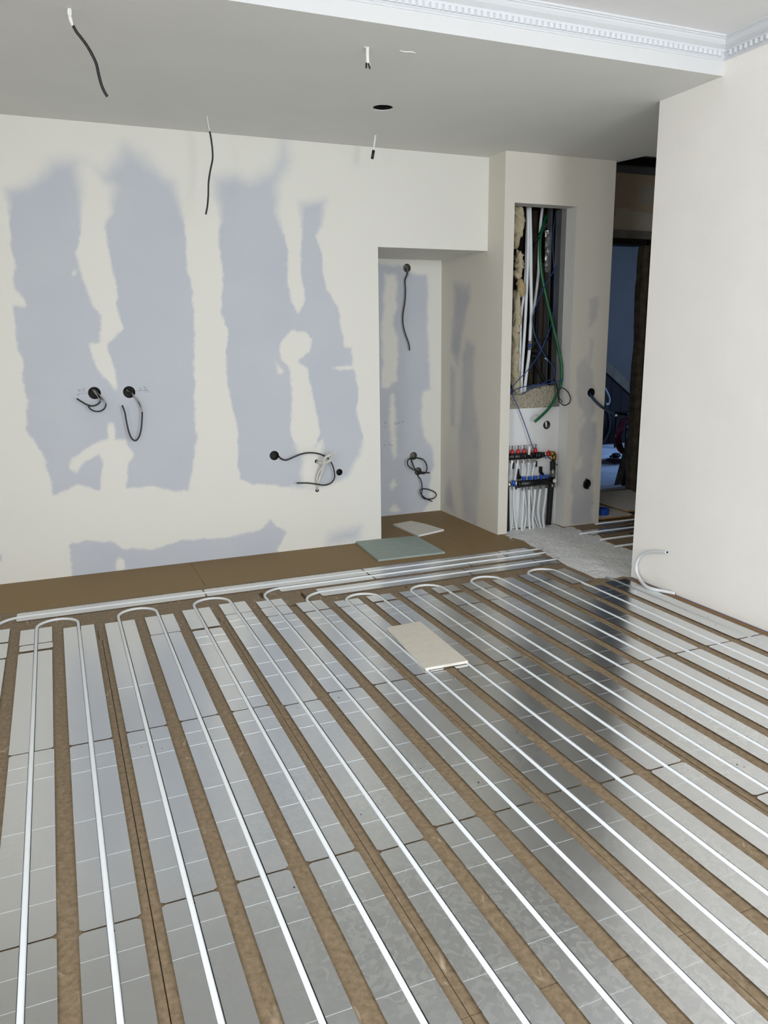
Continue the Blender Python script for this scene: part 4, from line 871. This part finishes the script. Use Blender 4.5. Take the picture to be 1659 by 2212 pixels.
# open ceiling framing in the hall
fr = MB(); fr.box(.80, 2.3, .77, .80, 2.83, 2.88); structure(fr.build('trim_7', mat('grey_profile', (96, 98, 98), .6)))
fr = MB(); fr.box(.79, .83, -.42, .77, 2.69, 2.75); fr.box(.83, 1.5, -.42, -.39, 2.68, 2.74); fr.box(.80, 2.3, .72, .76, 2.885, 2.95); setp(fr.build('ceiling_frame', M_blackm), 'black open ceiling framing above the dark hallway', 'frame')
cable('hall_cable', [(1.0+.45*math.cos(a), .25+.4*math.sin(a), 2.93) for a in np.linspace(PI*.1, PI*1.1, 12)], .01, M_rubber, 'black cable arcing in the open ceiling of the hallway')
pp_ = [tuple(at(a, b, 'y', .795)[[0, 2]]) for a, b in ((1386,400), (1408,400), (1411,425), (1400,437), (1385,440), (1384,425))]
v = MB(); v.prism(pp_, .797, .7995, 'y'); setp(v.build('plaster_patch', mat('patch_grey', (168, 162, 152), .9)), 'pale plaster patch on the brown wall above the hallway door', 'patch')
# stair hall room
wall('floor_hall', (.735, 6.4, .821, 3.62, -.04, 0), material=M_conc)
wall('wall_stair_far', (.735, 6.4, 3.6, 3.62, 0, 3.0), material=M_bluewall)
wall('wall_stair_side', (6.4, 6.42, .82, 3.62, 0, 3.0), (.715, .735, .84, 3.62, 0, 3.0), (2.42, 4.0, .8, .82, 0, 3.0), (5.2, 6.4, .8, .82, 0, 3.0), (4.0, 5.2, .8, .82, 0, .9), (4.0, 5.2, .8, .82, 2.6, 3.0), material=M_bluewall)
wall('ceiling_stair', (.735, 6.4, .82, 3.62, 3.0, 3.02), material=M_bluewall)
sr = empty('staircase', (4, 3.5, 0), 'dark wooden staircase side with sloping stringer in the room beyond', 'staircase')
def zs(x, px0=(3.767, 1.052), px1=(4.261, .695)): return px0[1]+(x-px0[0])*(px1[1]-px0[1])/(px1[0]-px0[0])
v = MB(); x_a, x_b = 2.6, 5.0; v.prism([(x_a, 0), (x_b, 0), (x_b, max(.02, zs(x_b)-.14)), (x_a, zs(x_a)-.14)], 3.50, 3.59, 'y')
for k in range(14): xx = x_a+.17*k; v.box(xx, xx+.006, 3.494, 3.50, .01, max(.05, zs(xx)-.15))
v.build('side_panel', mat('stair_panel', (18, 11, 10), .95, noise=.3, nscale=8), sr)
v = MB(); v.prism([(x_a, zs(x_a)-.15), (x_b, zs(x_b)-.15), (x_b, zs(x_b)), (x_a, zs(x_a))], 3.47, 3.59, 'y'); v.build('stringer', mat('stringer', (84, 74, 58), .9, noise=.2, nscale=8), sr)
# bin with coiled hose
bx_, by_ = 3.10, 2.02
bn = empty('rubbish_bin', (bx_, by_, 0), 'dark plastic bin standing behind the hallway doorway', 'bin')
v = MB(); v.lathe((bx_, by_, .0), (0, 0, 1), [(0, .15), (.02, .155), (.36, .19), (.37, .205), (.40, .205)], 28); v.build('body', mat('bin_dark', (20, 22, 32), .5), bn)
v = MB(); v.lathe((bx_, by_, .40), (0, 0, 1), [(0, .205), (.012, .205), (.02, .19)], 28); v.build('rim', mat('bin_rim', (150, 165, 190), .4), bn)
M_hose = mat('hose_red', (120, 44, 52), .4)
mb = MB(); pts = []
for i in range(4*28+1):
    a = 2*PI*i/28; k = i/28; pts.append((bx_-.03-.022*k, by_-.20+.02*math.sin(a)+.015*k, .36+0*k) if False else (bx_-.215-.024*k, by_-.02+.15*math.cos(a), .33+.20*math.sin(a)))
mb.tube(pts, .012, 8, raw=True); setp(mb.build('hose_coil', M_hose), 'coil of dark red hose hung over the bin in the far room', 'hose')
v = MB(); p_ = [at(a, b, 'z', .012) for a, b in ((1309,992), (1330,988), (1345,992), (1345,999), (1330,1002))]; v.prism([(p[0], p[1]) for p in p_], .001, .012, 'z'); setp(v.build('hall_board', mat('board_purple', (110, 88, 104), .8)), 'flat purplish board lying on the bluish floor beyond', 'board')
p_ = at(1331, 985, 'z', .03); v = MB(); v.blob((p_[0], p_[1], .035), .06, .05, .034, .2, 3); v.tube([(p_[0]-.05, p_[1], .04), (p_[0]-.1, p_[1]-.02, .03)], .014, 8); setp(v.build('work_shoe', M_rubber), 'small dark shoe-like lump on the floor beside the bin', 'object')
c_ = empty('step_stool', (3.75, 3.05, 0), 'dark low stool with a pale metal top edge in front of the staircase', 'stool')
v = MB(); v.box(3.62, 3.98, 2.95, 3.2, .44, .47); v.build('seat', M_blackm, c_)
v = MB(); v.box(3.62, 3.98, 2.935, 2.95, .455, .475); v.build('edge', M_nickel, c_)
for x, y in ((3.63, 2.96), (3.95, 2.96), (3.63, 3.17), (3.95, 3.17)): v = MB(); v.box(x, x+.025, y, y+.025, 0, .44); v.build('leg', M_blackm, c_)
# boards leaning on the jamb
def lean(pix, y0, th, label, mt_):
    V = [];
    for a, b, yy in pix: V.append(at(a, b, 'y', yy))
    n = len(V); V2 = [v_+np.array([0, th, 0]) for v_ in V]; mb = MB(); mb.add(V+V2, [list(range(n)), list(range(n, 2*n))[::-1]]+[(i, (i+1) % n, n+(i+1) % n, n+i) for i in range(n)])
    setp(mb.build('leaning_board', mt_), label, 'board', None)
lean([(1327,1055,1.0), (1341,1057,1.0), (1362,945,1.06), (1356,945,1.06)], 1, .015, 'narrow grey-brown board leaning against the dark door jamb, left one', M_woodd)
lean([(1343,1057,.94), (1358,1057,.94), (1370,950,1.0), (1363,950,1.0)], 1, .015, 'dark board leaning against the door jamb, right one', mat('board_black', (26, 24, 24), .8))
# hanging cable loops at the left of the doorway view
cable('hanging_cable', Y(2.6, (1306,838), (1312,850), (1316,862), (1314,872), (1307,872), (1302,860)), .016, M_grey_sleeve, 'pale cable loop hanging in the room beyond the doorway')
cable('hanging_cable', Y(2.6, (1300,850), (1308,880), (1315,905), (1314,930), (1305,950), (1298,958)), .022, M_rubber, 'thick dark cable loop hanging in the room beyond the doorway')
